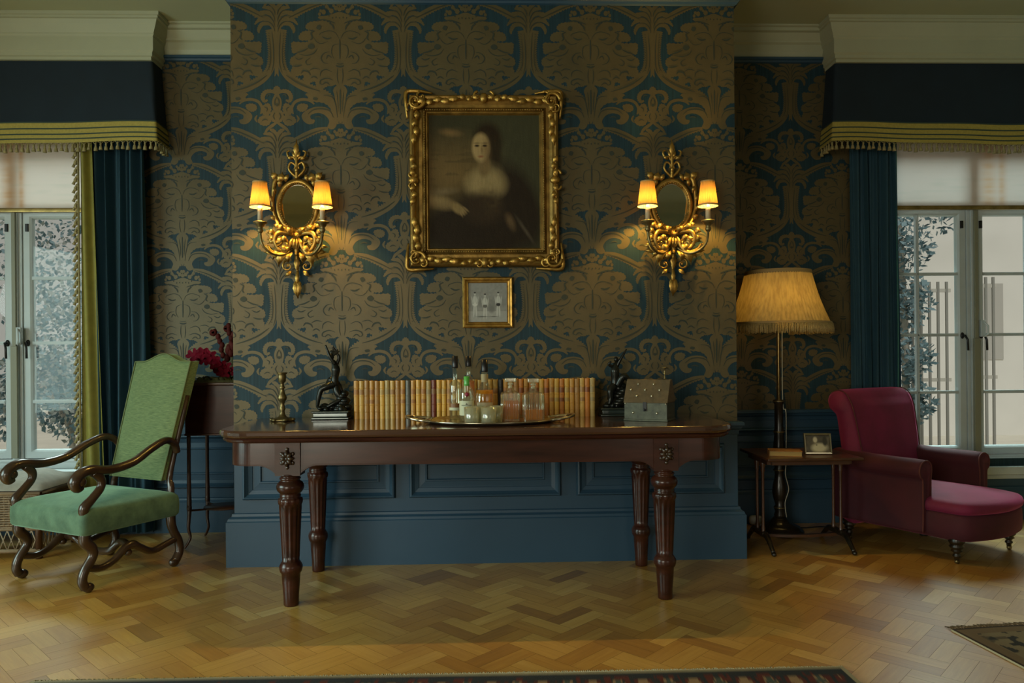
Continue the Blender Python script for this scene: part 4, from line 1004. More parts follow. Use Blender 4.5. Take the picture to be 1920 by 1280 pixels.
# ------------------------------------------------------------------ things on the console table
def candlestick():
    t = MB(); t.lathe([(.052, 0), (.056, .006), (.050, .012), (.035, .016), (.020, .022), (.014, .034), (.011, .05), (.016, .062), (.013, .07), (.010, .085), (.014, .098), (.021, .108), (.023, .118), (.016, .135), (.011, .15), (.010, .162), (.016, .168), (.010, .175), (.009, .19), (.018, .198), (.020, .225), (.018, .232), (.026, .240), (.026, .244), (.012, .244), (.012, .21), (.0, .21)], (0, 0, 0), 24, flute=lambda a, z: 1 + (.12 * cos(a * 6) if z < .014 else 0))
    for k in range(6): a = k * pi / 3; t.ball((.052 * cos(a), .052 * sin(a), .008), (.014, .014, .008), 8)
    o = t.build('candlestick', 'old_brass'); o.location = (-1.045, -.22, TT); tag(o, 'brass candlestick with knopped stem and scalloped foot, at the left end of the table', 'candlestick')
candlestick()

def bronze(name, lab, loc, flip):
    t = thing(name, lab, 'sculpture', loc)
    mb = MB(); s = flip
    mb.box(-.095, .095, -.065, .065, 0, .012); mb.box(-.088, .088, -.058, .058, .012, .034); mb.box(-.095, .095, -.065, .065, .034, .044)
    mb.build('plinth', 'bronze_base', t, bev=.004)
    mb = MB()
    rnd = random.Random(11 if s > 0 else 12)
    for k in range(22):
        a = rnd.uniform(0, 2 * pi); r = rnd.uniform(0, .055); mb.ball((r * cos(a) * 1.35, r * sin(a) * .8, .048 + .016 * rnd.random()), (rnd.uniform(.016, .034), rnd.uniform(.014, .028), rnd.uniform(.012, .024)), 10)
    if s > 0:  # kneeling figure, leaning back, arms flung up, one leg stretched
        for k in range(6): mb.ball((.045 + .01 * k % .03, 0, .07 + .012 * k), (.035 - .003 * k, .03, .018), 10)
    else:
        for k in range(8): mb.ball((.01 + .012 * (k % 3), 0, .065 + .013 * k), (.055 - .004 * k, .04 - .002 * k, .02), 10)
    mb.build('rocky_ground', 'bronze', t)
    mb = MB()
    if s > 0:
        mb.tube([(.012, 0, .175), (.016, -.004, .215), (.020, -.006, .255), (.012, -.004, .285), (.006, 0, .300)], [.022, .018, .023, .014, .009], 12, smooth=5)
        mb.ball((-.001, -.004, .320), (.013, .015, .018), 12)
        mb.tube([(.018, -.012, .280), (-.004, -.02, .318), (-.018, -.015, .350), (-.030, -.012, .380)], [.010, .008, .006, .005], 8, smooth=4)
        mb.tube([(.022, .010, .282), (.034, .012, .315), (.020, .008, .345), (.004, .004, .372)], [.010, .008, .006, .005], 8, smooth=4)
        mb.tube([(.010, -.006, .180), (-.028, -.018, .165), (-.052, -.022, .150), (-.066, -.022, .105), (-.072, -.020, .066)], [.021, .018, .014, .012, .008], 10, smooth=5)
        mb.tube([(-.072, -.02, .066), (-.058, -.035, .056), (-.045, -.04, .054)], [.009, .008, .005], 8)
        mb.tube([(.018, .006, .175), (.028, -.006, .135), (.046, -.012, .105), (.018, -.026, .085), (-.02, -.032, .064)], [.021, .018, .013, .011, .007], 10, smooth=5)
        mb.tube([(-.03, .01, .176), (-.018, .012, .19), (.0, .008, .2), (.03, .014, .17), (.05, .012, .13)], [.006, .016, .02, .016, .008], 8, smooth=4)
        for k in range(7): mb.tube([(.004, 0, .325), (-.006 + .006 * k, .004, .345), (-.016 + .009 * k, .006, .348 + .006 * (k % 3))], [.006, .005, .002], 6, smooth=3)
    else:
        mb.tube([(-.012, 0, .150), (-.012, -.004, .19), (-.012, -.006, .235), (-.010, -.004, .262), (-.008, 0, .275)], [.026, .020, .024, .014, .009], 12, smooth=5)
        mb.ball((-.006, -.004, .293), (.012, .014, .016), 12)
        mb.tube([(-.002, -.006, .258), (.014, -.012, .290), (.030, -.014, .318), (.048, -.014, .348)], [.010, .008, .006, .003], 8, smooth=4)
        mb.tube([(-.026, -.008, .256), (-.046, -.016, .268), (-.034, -.02, .284)], [.009, .007, .005], 8, smooth=4)
        mb.tube([(.0, -.012, .155), (.026, -.028, .205), (.050, -.028, .192), (.076, -.024, .160), (.086, -.024, .148)], [.020, .018, .013, .010, .006], 10, smooth=5)
        mb.tube([(-.02, -.012, .155), (-.042, -.026, .130), (-.040, -.028, .090), (-.050, -.034, .062)], [.022, .017, .013, .008], 10, smooth=5)
        for k in range(5): mb.tube([(-.02 + .01 * k, .016, .165), (-.03 + .015 * k, .024, .12), (-.04 + .022 * k, .026, .08)], [.014, .016, .010], 8, smooth=4)
    mb.build('figure', 'bronze', t)
bronze('bronze_sculpture', 'dark bronze figure with a bent knee and raised arms, left of the books', (-.815, -.125, TT), 1)
bronze('bronze_sculpture', 'dark bronze figure reaching upward on a rocky base, right of the books', (.665, -.125, TT), -1)

# leather books in a row
def book(x, w, h, d, col, lean, label, kind):
    t = thing('leather_book', label, 'book', (x, -.150, TT), 0, 'leather-bound books in the row on the table'); t.rotation_euler = (0, lean, 0)
    mb = MB(); n = 8; pts = []
    for i in range(n + 1): a = pi + pi * i / n; pts.append((w / 2 + w / 2 * cos(a), .004 + .008 * sin(a)))
    pts += [(w, d), (w - .002, d), (w - .002, .006), (.002, .006), (.002, d), (0, d)]
    mb.prism(pts, 0, h, 'z')
    for zz in (.18, .36, .60, .80): mb.tube([(w / 2 + (w / 2) * cos(pi + pi * i / n), .003 + .0085 * sin(pi + pi * i / n), h * zz) for i in range(n + 1)], .0013, 5)
    m = mat('leather_%s' % kind, col, .42, 0, noise=.35, nscale=18, stretch=(1, 1, .5), coat=.15)
    c = mb.build('cover', m, t)
    mb = MB(); mb.box(.002, w - .002, .006, d - .003, .002, h - .003); mb.build('page_block', 'pages', t)
    if kind not in ('grey', 'black'):
        for z0, z1, mi in ((.64, .77, 0),) if hsh(x * 91) > .35 else ((.64, .77, 0), (.40, .50, 0)):
            mb = MB(); mb.grid(lambda u, v: (w / 2 + (w / 2 + .0004) * cos(pi + pi * (.12 + .76 * u)), .004 - .0001 + .0088 * sin(pi + pi * (.12 + .76 * u)), h * (z0 + (z1 - z0) * v)), 6, 1)
            mb.build('spine_label', mat('label_%s' % kind, LABC[kind], .4), t)
LABC = {'tan': (.34, .14, .03), 'honey': (.42, .25, .06), 'brown': (.33, .17, .05), 'red': (.20, .09, .03), 'ochre': (.34, .17, .05), 'rust': (.22, .06, .012), 'olive': (.28, .2, .08)}
KC = {'tan': (.50, .24, .032), 'honey': (.60, .32, .040), 'ochre': (.54, .31, .06), 'brown': (.36, .17, .03), 'olive': (.40, .27, .08), 'red': (.16, .03, .012), 'rust': (.50, .17, .018), 'grey': (.10, .10, .08), 'black': (.015, .014, .012)}
DESC = {'tan': 'tan leather book', 'honey': 'honey-coloured leather book', 'ochre': 'ochre leather book', 'brown': 'brown leather book', 'olive': 'faded olive-tan leather book', 'red': 'dark red leather book', 'rust': 'rust-orange leather book', 'grey': 'grey cloth book', 'black': 'near-black book'}
seq = ['tan', 'ochre', 'brown', 'tan', 'brown', 'honey', 'olive', 'ochre', 'brown', 'tan', 'grey', 'tan', 'honey', 'tan', 'olive', 'red', 'honey', 'honey', 'tan', 'ochre', 'honey', 'tan', 'rust', 'honey', 'ochre', 'tan', 'honey', 'ochre', 'black', 'tan', 'rust', 'brown', 'rust', 'tan', 'rust', 'rust', 'honey', 'rust', 'tan', 'honey', 'rust', 'honey', 'tan', 'brown', 'ochre', 'rust', 'olive']
ORD = ['first', 'second', 'third', 'fourth', 'fifth', 'sixth', 'seventh', 'eighth', 'ninth', 'tenth', 'eleventh', 'twelfth', 'thirteenth', 'fourteenth', 'fifteenth', 'sixteenth', 'seventeenth', 'eighteenth', 'nineteenth', 'twentieth', 'twenty-first', 'twenty-second', 'twenty-third', 'twenty-fourth']
xx = -.700; wid = (.545 + .700) / len(seq)
for i, k in enumerate(seq):
    h = .193 + .004 * hsh(i, 3) + (.002 if i > 28 else 0); lab = DESC[k] + ((', %s from the left end of the row' % ORD[i]) if i < 24 else (', %s from the right end of the row' % ORD[len(seq) - 1 - i]))
    book(xx, wid - .0012, h, .108, KC[k], 0, lab, k); xx += wid

# silver tray
def tray():
    t = thing('serving_tray', 'oval silver tray with two looped handles carrying bottles and glasses', 'tray', (0.0, -.395, TT))
    mb = MB(); rx, ry = .315, .235
    prof = [(0, .003), (.90, .003), (.93, .005), (.97, .012), (1.0, .016), (1.012, .014), (1.0, .010), (.96, .004), (.90, 0), (0, 0)]
    mb.lathe(prof, (0, 0, 0), 96, sx=rx, sy=ry)
    mb.build('tray_plate', 'silver', t)
    for s in (-1, 1):
        mb = MB(); mb.tube([(s * .285, -.085, .012), (s * .335, -.085, .018), (s * .385, -.055, .026), (s * .405, 0, .030), (s * .385, .055, .026), (s * .335, .085, .018), (s * .285, .085, .012)], [.008, .007, .006, .008, .006, .007, .008], 8, smooth=6)
        for q in (-1, 1): mb.ball((s * .30, q * .085, .014), (.014, .010, .006), 8); mb.tube([(s * .31, q * .07, .012), (s * .345, q * .04, .02), (s * .37, q * .025, .024)], .004, 6, smooth=4)
        mb.build('handle', 'silver', t)
tray()
ZT = TT + .0032
def bottle(lab, x, y, prof, cap, capc, liquid=None, liqm=None, labels=(), glass='glass', name='spirit_bottle'):
    t = thing(name, lab, 'bottle', (x, y, ZT), 0, 'spirit bottles on the silver tray')
    mb = MB(); inner = [(max(0, r - .0025), z + .003 if z < .01 else z) for r, z in prof]
    mb.lathe(prof, (0, 0, 0), 32); mb.build('bottle_glass', glass, t)
    if liquid:
        mb = MB(); pr = [(max(.001, r - .003), max(z, .004)) for r, z in prof if z < liquid]; pr.append((pr[-1][0], liquid)); mb.lathe(pr, (0, 0, 0), 32); mb.build('liquid', liqm, t)
    mb = MB(); mb.lathe(cap, (0, 0, 0), 24); mb.build('cap', capc, t, )
    for (r, z0, z1, a0, a1, m, nm) in labels:
        mb = MB(); mb.grid(lambda u, v: ((r + .0006) * cos(radians(a0 + (a1 - a0) * u)), (r + .0006) * sin(radians(a0 + (a1 - a0) * u)), z0 + (z1 - z0) * v), 24, 1); mb.build(nm, m, t)
    return t
paper = mat('label_paper', (.50, .52, .36), .6); redband = mat('label_red', (.62, .10, .04), .5); wine = mat('label_wine_seal', (.20, .01, .03), .4); greencap = mat('cap_green', (.08, .36, .06), .35, coat=.3)
bottle('tall clear glass bottle with black cap and orange-red band near its foot', -.174, -.27, [(.026, 0), (.0295, .004), (.0295, .165), (.028, .178), (.013, .192), (.0115, .20), (.0115, .25), (.014, .252), (.014, .262)], [(.0145, .255), (.015, .262), (.015, .315), (.013, .316)], 'black_cap', None, None,
       [(.0295, .060, .080, 180, 360, redband, 'red_band'), (.0295, .046, .060, 180, 360, paper, 'white_band')])
b2 = bottle('tall bottle with black cap and amber spirit, behind the green-necked bottle', -.108, -.235, [(.030, 0), (.033, .004), (.033, .185), (.030, .198), (.013, .214), (.0115, .22), (.0115, .26), (.014, .262)], [(.0145, .262), (.015, .266), (.015, .314), (.013, .315)], 'black_cap', .19, 'whisky')
b3 = bottle('clear bottle with bright green neck foil and a pale label with a wine-red seal', -.113, -.385, [(.032, 0), (.0355, .004), (.0355, .128), (.034, .145), (.025, .160), (.014, .172), (.0125, .18), (.0125, .210)], [(.0150, .172), (.0140, .182), (.0132, .186), (.0145, .215), (.012, .217)], greencap, .12, 'glass',
            [(.0355, .030, .100, 190, 352, paper, 'paper_label')])
mb = MB(); mb.lathe([(0, -.0382), (.0105, -.0382), (.0105, -.0345), (0, -.0345)], (0, 0, 0), 20); o = mb.build('round_seal', wine, b3); o.rotation_euler = (radians(-90), 0, 0); o.location = (.002, 0, .131)
o.rotation_euler = (radians(90), 0, 0); o.scale = (1, 1, -1)
mb = MB(); mb.box(-.024, .024, -.0372, -.0362, .078, .080); mb.prism([(-.006, .083), (.006, .083), (0, .089)], -.0373, -.0362, 'y'); mb.build('label_mark', 'black_cap', b3)
bottle('square-shouldered bottle of orange liqueur with a dark cap and neck label', -.027, -.275, [(.044, 0), (.047, .004), (.047, .105), (.045, .122), (.030, .150), (.017, .185), (.0155, .20), (.0155, .24)], [(.0165, .236), (.017, .240), (.016, .296), (.012, .298)], 'black_cap', .145, 'orange_liquor',
       [(.0185, .185, .225, 200, 345, mat('neck_label', (.30, .24, .12), .5), 'neck_label'), (.047, .028, .085, 215, 330, mat('front_label', (.42, .34, .2), .5), 'front_label')])

def decanter(lab, x, y, w, hsh_, lvl, rz):
    t = thing('decanter', lab, 'decanter', (x, y, ZT), rz, 'whisky decanters on the tray'); a = w / 2
    def sq(a_, r, z, n=5):
        P = []
        for cx, cy, s0 in ((a_ - r, a_ - r, 0), (-a_ + r, a_ - r, 90), (-a_ + r, -a_ + r, 180), (a_ - r, -a_ + r, 270)):
            for k in range(n): th = radians(s0 + 90 * k / (n - 1)); P.append((cx + r * cos(th), cy + r * sin(th), z))
        return P
    def loft(rings, name, m, par):
        mb = MB(); n = len(rings[0]); vs = [p for r in rings for p in r]; fs = [(j * n + i, j * n + (i + 1) % n, (j + 1) * n + (i + 1) % n, (j + 1) * n + i) for j in range(len(rings) - 1) for i in range(n)]
        fs += [tuple(range(n - 1, -1, -1)), tuple((len(rings) - 1) * n + i for i in range(n))]; mb.add(vs, fs, 0, False); return mb.build(name, m, par)
    g = loft([sq(a - .003, .006, 0), sq(a, .008, .004), sq(a, .008, hsh_ - .006), sq(a - .005, .01, hsh_), sq(.020, .018, hsh_ + .010), sq(.014, .0135, hsh_ + .022), sq(.018, .0175, hsh_ + .030)], 'decanter_glass', 'cut_glass', t)
    mb = MB()
    for s in (-1, 1):
        for k in range(7):
            if k == 3: continue
            u = -a + w * (k + 1) / 8; mb.tube([(u, s * a, .014), (u, s * a, hsh_ - .012)], .0016, 5); mb.tube([(s * a, u, .014), (s * a, u, hsh_ - .012)], .0016, 5)
    mb.build('cut_flutes', 'cut_glass', t)
    loft([sq(a - .006, .005, .012), sq(a - .006, .005, lvl)], 'whisky', 'whisky', t)
    mb = MB(); mb.lathe([(.008, hsh_ + .02), (.009, hsh_ + .034), (.016, hsh_ + .040), (.011, hsh_ + .046), (.008, hsh_ + .050)], (0, 0, 0), 12, sm=False); mb.box(-.026, .026, -.020, .020, hsh_ + .050, hsh_ + .070)
    mb.build('stopper', 'tumbler_glass', t, bev=.003)
decanter('square cut-glass decanter about three quarters full of whisky, beside the tumblers', .098, -.400, .084, .138, .100, .12)
decanter('square fluted decanter a third full of whisky, at the right side of the tray', .206, -.440, .096, .136, .060, .06)

def tumbler(x, y, lab):
    t = MB(); fl = lambda a, z: 1 + .022 * cos(a * 14) * (1 if z < .06 else .2)
    t.lathe([(.033, 0), (.036, .004), (.039, .084), (.0365, .0845), (.0335, .012), (0, .010)], (0, 0, 0), 84, flute=fl)
    o = t.build('tumbler', 'tumbler_glass'); o.location = (x, y, ZT); o.scale = (.92, .92, .92); tag(o, lab, 'glass', 'cut-glass tumblers on the tray')
tumbler(-.086, -.520, 'cut-glass tumbler at the front left of the four on the tray')
tumbler(-.008, -.535, 'cut-glass tumbler at the front right of the four, nearest the table edge')
tumbler(-.052, -.450, 'cut-glass tumbler at the back left of the four, below the green-necked bottle')
tumbler(.026, -.458, 'cut-glass tumbler at the back right of the four, beside the fuller decanter')

def house_box():
    t = thing('house_shaped_box', 'small studded metal box shaped like a gabled house, right end of the table', 'box', (.775, -.40, TT), radians(-27))
    w, d, e, r = .104, .078, .088, .198
    mb = MB(); mb.box(-w, w, -d, d, .004, e); mb.box(-w - .003, w + .003, -d - .003, d + .003, 0, .010)
    mb.build('body', 'box_metal', t, bev=.002)
    mb = MB(); tr = .018; mb.prism([(-d - .005, e), (-tr, r), (tr, r), (d + .005, e)], -w - .003, w + .003, 'x'); lid = mb.build('lid', ['box_roof'], t, bev=.002)
    mb = MB()
    nrm = Vector((0, -(r - e), d + .005 - tr)).normalized()
    for (u, v) in ((-.045, .78), (.03, .78), (-.078, .53), (-.008, .53), (.062, .53), (-.045, .27), (.028, .27)):
        y = -d - .005 + (d + .005 - tr) * v; z = e + (r - e) * v; mb.ball((u, y - .002, z + .002), (.006, .006, .006), 8)
    mb.build('roof_studs', 'stud', lid)
    mb = MB()
    for u in (-.06, .055): mb.ball((u, -d - .002, .040), (.006, .005, .006), 8)
    for u in (-w + .006, w - .006): mb.ball((u, -d - .003, e - .004), .004, 6)
    mb.build('front_studs', 'stud', t)
    mb = MB(); mb.box(-.011, .007, -d - .006, -d, .048, .092); mb.ball((-.002, -d - .008, .055), .006, 8); mb.build('clasp', 'iron', t, bev=.001)
    mb = MB(); mb.lathe([(.006, 0), (.003, .008), (.003, .022), (.007, .028), (.004, .034), (.003, .052), (.020, .054), (.020, .057), (.003, .058)], (.075, 0, r), 16); mb.build('finial', 'old_brass', lid)
house_box()

# ------------------------------------------------------------------ green high-backed armchair
def soft_block(mb, w, d, z0, z1, dome, r=.03, n=24, mi=0, bow=0.0, drop=0.0):
    """upholstered block centred on x,y with a domed top; bow pushes the front edge out"""
    def edge(u):  # rounded rectangle outline, u in 0..1
        P = []
        return P
    pts = []
    for cx, cy, a0 in ((w / 2 - r, -d / 2 + r, -90), (w / 2 - r, d / 2 - r, 0), (-w / 2 + r, d / 2 - r, 90), (-w / 2 + r, -d / 2 + r, 180)):
        for k in range(6): a = radians(a0 + 90 * k / 5); pts.append((cx + r * cos(a), cy + r * sin(a)))
    out = []
    N = len(pts)
    for i in range(N):
        a, b = pts[i], pts[(i + 1) % N]; L = sqrt((a[0] - b[0]) ** 2 + (a[1] - b[1]) ** 2); m = max(1, int(L / (w / 14)))
        for k in range(m): t = k / m; out.append((a[0] + (b[0] - a[0]) * t, a[1] + (b[1] - a[1]) * t))
    def bw(x, y): f = max(0, -y / (d / 2)); return (x, y - bow * f * f * (1 - (x / (w / 2)) ** 2 * .9))
    rings = []
    for (k, zz) in ((.97, z0), (1.0, z0 + .012), (1.006, (z0 + z1) / 2), (1.0, z1 - .02), (.985, z1 - .006)): rings.append([(*bw(x * k, y * k), zz - drop * 0) for x, y in out])
    for k in (.95, .88, .78, .65, .5, .34, .17): rings.append([(*bw(x * k, y * k), z1 + dome * (1 - (k) ** 2.6) ) for x, y in out])
    m = len(out); vs = [p for R_ in rings for p in R_]; vs.append((*bw(0, 0), z1 + dome)); fs = []
    for j in range(len(rings) - 1):
        for i in range(m): q = (i + 1) % m; fs.append((j * m + i, j * m + q, (j + 1) * m + q, (j + 1) * m + i))
    c = len(vs) - 1; L = (len(rings) - 1) * m; fs += [(L + i, L + (i + 1) % m, c) for i in range(m)]; fs.append(tuple(range(m - 1, -1, -1)))
    mb.add(vs, fs, mi, True)

def green_chair():
    t = thing('armchair', 'high-backed armchair in worn green velvet with scrolled dark wooden arms', 'armchair', (-2.034, -.092, 0), radians(-28.5))
    mb = MB(); soft_block(mb, .600, .540, .275, .385, .045); s = mb.build('seat', 'green_seat', t)
    for v in s.data.vertices: pass
    # back
    tilt = radians(15.5); y0, zb = .245, .455; W0, W1, Hh = .415, .455, .655
    def bk(x, h, dep): return (x, y0 + h * sin(tilt) - dep * cos(tilt), zb + h * cos(tilt) + dep * -sin(tilt) * -1 * .0)
    def top(u): x = abs(2 * u - 1); return Hh + .045 * (.5 + .5 * cos(pi * min(1, x / .72))) - (.0 if x < .72 else 0)
    def hw(h): return (W0 + (W1 - W0) * h / Hh) / 2
    mb = MB(); nu, nv = 28, 36
    def front(u, v):
        h = top(u) * v; x = (2 * u - 1) * hw(h); b = .028 * (1 - abs(2 * u - 1) ** 4) * (1 - abs(2 * v - 1) ** 6); return bk(x, h, .022 + b)
    def rear(u, v): h = top(u) * v; x = (2 * u - 1) * hw(h); return bk(x, h, -.035)
    mb.grid(front, nu, nv); mb.grid(rear, nu, nv)
    mb.grid(lambda u, v: tuple(Vector(front(0, u)).lerp(Vector(rear(0, u)), v)), nv, 2); mb.grid(lambda u, v: tuple(Vector(front(1, u)).lerp(Vector(rear(1, u)), v)), nv, 2)
    mb.grid(lambda u, v: tuple(Vector(front(u, 0)).lerp(Vector(rear(u, 0)), v)), nu, 2); mb.grid(lambda u, v: tuple(Vector(front(u, 1)).lerp(Vector(rear(u, 1)), v)), nu, 2)
    b = mb.build('backrest', 'green_velvet', t)
    mb = MB(); E = [front(0, v / 20) for v in range(21)] + [front(u / 20, 1) for u in range(1, 21)] + [front(1, 1 - v / 20) for v in range(1, 21)]
    mb.tube([(p[0], p[1] - .003, p[2]) for p in E], .0045, 6); mb.build('piping', 'green_piping', b)
    # frame posts, rails
    mb = MB()
    for sx in (-1, 1):
        mb.tube([(sx * .232, .250, .27), (sx * .232, .262, .42), (sx * .212, .275, .50), (sx * .222, .38, .90)], [.026, .022, .018, .014], 4, smooth=4)
    mb.box(-.23, .23, .235, .275, .27, .31)
    mb.build('back_frame', 'dark_oak', t)
    for sx in (-1, 1):
        mb = MB()   # arm with scrolled end, and its S-shaped support
        mb.tube([(sx * .232, .300, .600), (sx * .240, .275, .648), (sx * .250, .215, .672), (sx * .262, .120, .640), (sx * .268, .010, .585), (sx * .270, -.110, .566), (sx * .272, -.210, .578), (sx * .272, -.262, .566), (sx * .272, -.292, .532), (sx * .272, -.280, .502), (sx * .272, -.255, .505)],
                [.016, .018, .019, .020, .021, .022, .024, .026, .027, .022, .014], 12, smooth=6, flat=1.15)
        mb.ball((sx * .272, -.265, .530), (.030, .028, .026), 12)
        mb.build('arm', 'dark_oak', t)
        mb = MB(); mb.tube([(sx * .272, -.200, .565), (sx * .274, -.165, .530), (sx * .276, -.165, .490), (sx * .276, -.205, .445), (sx * .272, -.245, .405), (sx * .270, -.245, .372), (sx * .268, -.240, .345)], [.022, .021, .019, .020, .024, .022, .016], 12, smooth=6)
        mb.build('arm_support', 'dark_oak', t)
        # front leg
        mb = MB(); x = sx * .262
        mb.tube([(x, -.235, .29), (x, -.238, .245), (x + sx * .0, -.205, .205), (x, -.200, .165), (x, -.240, .105), (x, -.252, .060), (x, -.238, .026)], [.026, .027, .025, .022, .022, .022, .022], 12, smooth=6)
        mb.ball((x, -.222, .023), (.022, .028, .023), 12)
        mb.build('leg', 'dark_oak', t)
        mb = MB()
        mb.tube([(x, .235, .29), (x, .235, .24), (x, .250, .19), (x, .280, .13), (x, .285, .075), (x, .262, .032)], [.025, .024, .022, .022, .022, .024], 12, smooth=6); mb.ball((x, .252, .025), (.022, .030, .025), 12)
        mb.build('leg', 'dark_oak', t)
        mb = MB()   # wavy side stretcher
        mb.tube([(x, -.235, .120), (x, -.16, .100), (x, -.09, .120), (x, -.03, .165), (x, .01, .172), (x, .05, .150), (x, .12, .115), (x, .20, .130), (x, .275, .150)], [.018, .017, .017, .020, .024, .019, .017, .017, .017], 10, smooth=6)
        mb.ball((x, -.015, .140), (.020, .020, .018), 10); mb.build('stretcher', 'dark_oak', t)
    mb = MB()
    mb.tube([(-.255, 0, .165), (-.16, -.02, .175), (-.10, 0, .13), (0, .0, .115), (.10, 0, .13), (.16, .02, .175), (.255, 0, .165)], [.017, .018, .019, .020, .019, .018, .017], 10, smooth=6)
    mb.build('cross_stretcher', 'dark_oak', t)
green_chair()

# ------------------------------------------------------------------ magenta armchair
def magenta_chair():
    t = thing('armchair', 'low armchair in faded magenta velvet with rolled arms on turned castor legs', 'armchair', (2.490, .215, 0), radians(29))
    # base block with bowed front
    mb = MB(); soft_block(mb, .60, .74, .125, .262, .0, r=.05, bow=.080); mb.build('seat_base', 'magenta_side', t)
    mb = MB(); soft_block(mb, .606, .74, .262, .315, .040, r=.05, bow=.095); mb.build('seat', 'magenta_velvet', t)
    # back: side profile swept across the width, rounded at the edges
    prof = [(.150, .30), (.175, .40), (.200, .52), (.225, .64), (.250, .75), (.275, .82), (.315, .868), (.370, .885), (.425, .870), (.455, .830), (.450, .790), (.415, .770), (.385, .740), (.370, .64), (.355, .50), (.345, .35), (.340, .20), (.34, .125), (.20, .125)]
    prof = [(.15 + (y - .15) * .84, z) for y, z in prof]; P = catmull([(y, z, 0) for y, z in prof], 3, True); cy = .26; cz = .55
    mb = MB(); NX = 26; vs = []; n = len(P); fs = []
    for i in range(NX + 1):
        u = 2 * i / NX - 1; e = (1 - abs(u) ** 7) ** (1 / 3) if abs(u) < 1 else 0
        for p in P:
            hwid = .300 + .028 * min(1, max(0, (p.y - .5) / .35))
            k = .80 + .20 * e; f = -.022 * (1 - u * u) if p.x < .25 and p.y < .84 else 0
            vs.append((u * hwid, cy + (p.x - cy) * k + f * 1.0, (cz + (p.y - cz) * (.93 + .07 * e)) if p.y > cz else p.y))
    for i in range(NX):
        for j in range(n): q = (j + 1) % n; fs.append((i * n + j, i * n + q, (i + 1) * n + q, (i + 1) * n + j))
    fs += [tuple(range(n)), tuple(NX * n + j for j in range(n - 1, -1, -1))]; mb.add(vs, fs, 0, True)
    b = mb.build('backrest', 'magenta_velvet', t)
    for sx in (-1, 1): mb = MB(); mb.tube([(sx * (.285 + .022 * min(1, max(0, (p.y - .5) / .35))), .26 + (p.x - .26) * .93 - .008, cz + (p.y - cz) * .985 if p.y > cz else p.y) for p in P[3:30]], .0032, 6); mb.build('piping', 'magenta_piping', b)
    for sx in (-1, 1):
        # arm: rolled top, straight outer side
        ap = [(.245, .20), (.245, .36), (.243, .43), (.235, .465), (.240, .500), (.265, .522), (.300, .525), (.335, .508), (.350, .475), (.340, .440), (.322, .425), (.318, .38), (.318, .20), (.318, .135), (.25, .135)]
        A = catmull([(x, z, 0) for x, z in ap], 3, True); m = len(A); mb = MB(); vs = []; fs = []
        ys = [-.185, -.180, -.165, -.13, 0, .12, .24, .34, .36]; ks = [.90, .96, .99, 1, 1, 1, 1, 1, .97]
        for y, k in zip(ys, ks):
            dz = .0 if y < .1 else .012 * (y - .1) / .2
            for p in A: vs.append((sx * (.285 + (p.x - .285) * k), y + (.0 if p.y > .2 else 0), .34 + (p.y - .34) * k + (dz if p.y > .4 else 0)))
        for i in range(len(ys) - 1):
            for j in range(m): q = (j + 1) % m; fs.append((i * m + j, i * m + q, (i + 1) * m + q, (i + 1) * m + j))
        fs += [tuple(range(m)), tuple((len(ys) - 1) * m + j for j in range(m))]; mb.add(vs, fs, 0, True)
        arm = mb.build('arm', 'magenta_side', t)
        mb = MB(); mb.tube([(sx * (.285 + (p.x - .285) * .97), -.183, .34 + (p.y - .34) * .97) for p in A[2:m - 5]], .0045, 6); mb.build('piping', 'magenta_piping', arm)
    mb = MB(); soft_block(mb, .54, .50, .13, .20, 0, r=.02); mb.T = Matrix.Identity(4)
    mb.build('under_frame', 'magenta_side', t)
    lp = [(.0, .0), (.010, .004), (.012, .012), (.014, .022), (.020, .026), (.018, .034), (.013, .040), (.020, .048), (.028, .054), (.022, .062), (.030, .070), (.036, .078), (.028, .086), (.034, .094), (.040, .104), (.036, .116), (.034, .13)]
    for (x, y) in ((-.262, -.325), (.262, -.325), (-.262, .295), (.262, .295)):
        mb = MB(); mb.lathe([(r, z + .014) for r, z in lp[1:]], (x, y, 0), 20); lg = mb.build('leg', 'ebony', t)
        mb = MB(); mb.T = Matrix.Translation((x + .004, y, .014)) @ Matrix.Rotation(pi / 2, 4, 'X'); mb.lathe([(.0, -.008), (.013, -.008), (.0145, -.005), (.0145, .005), (.013, .008), (0, .008)], (0, 0, 0), 16); mb.build('castor', 'old_brass', lg)
magenta_chair()

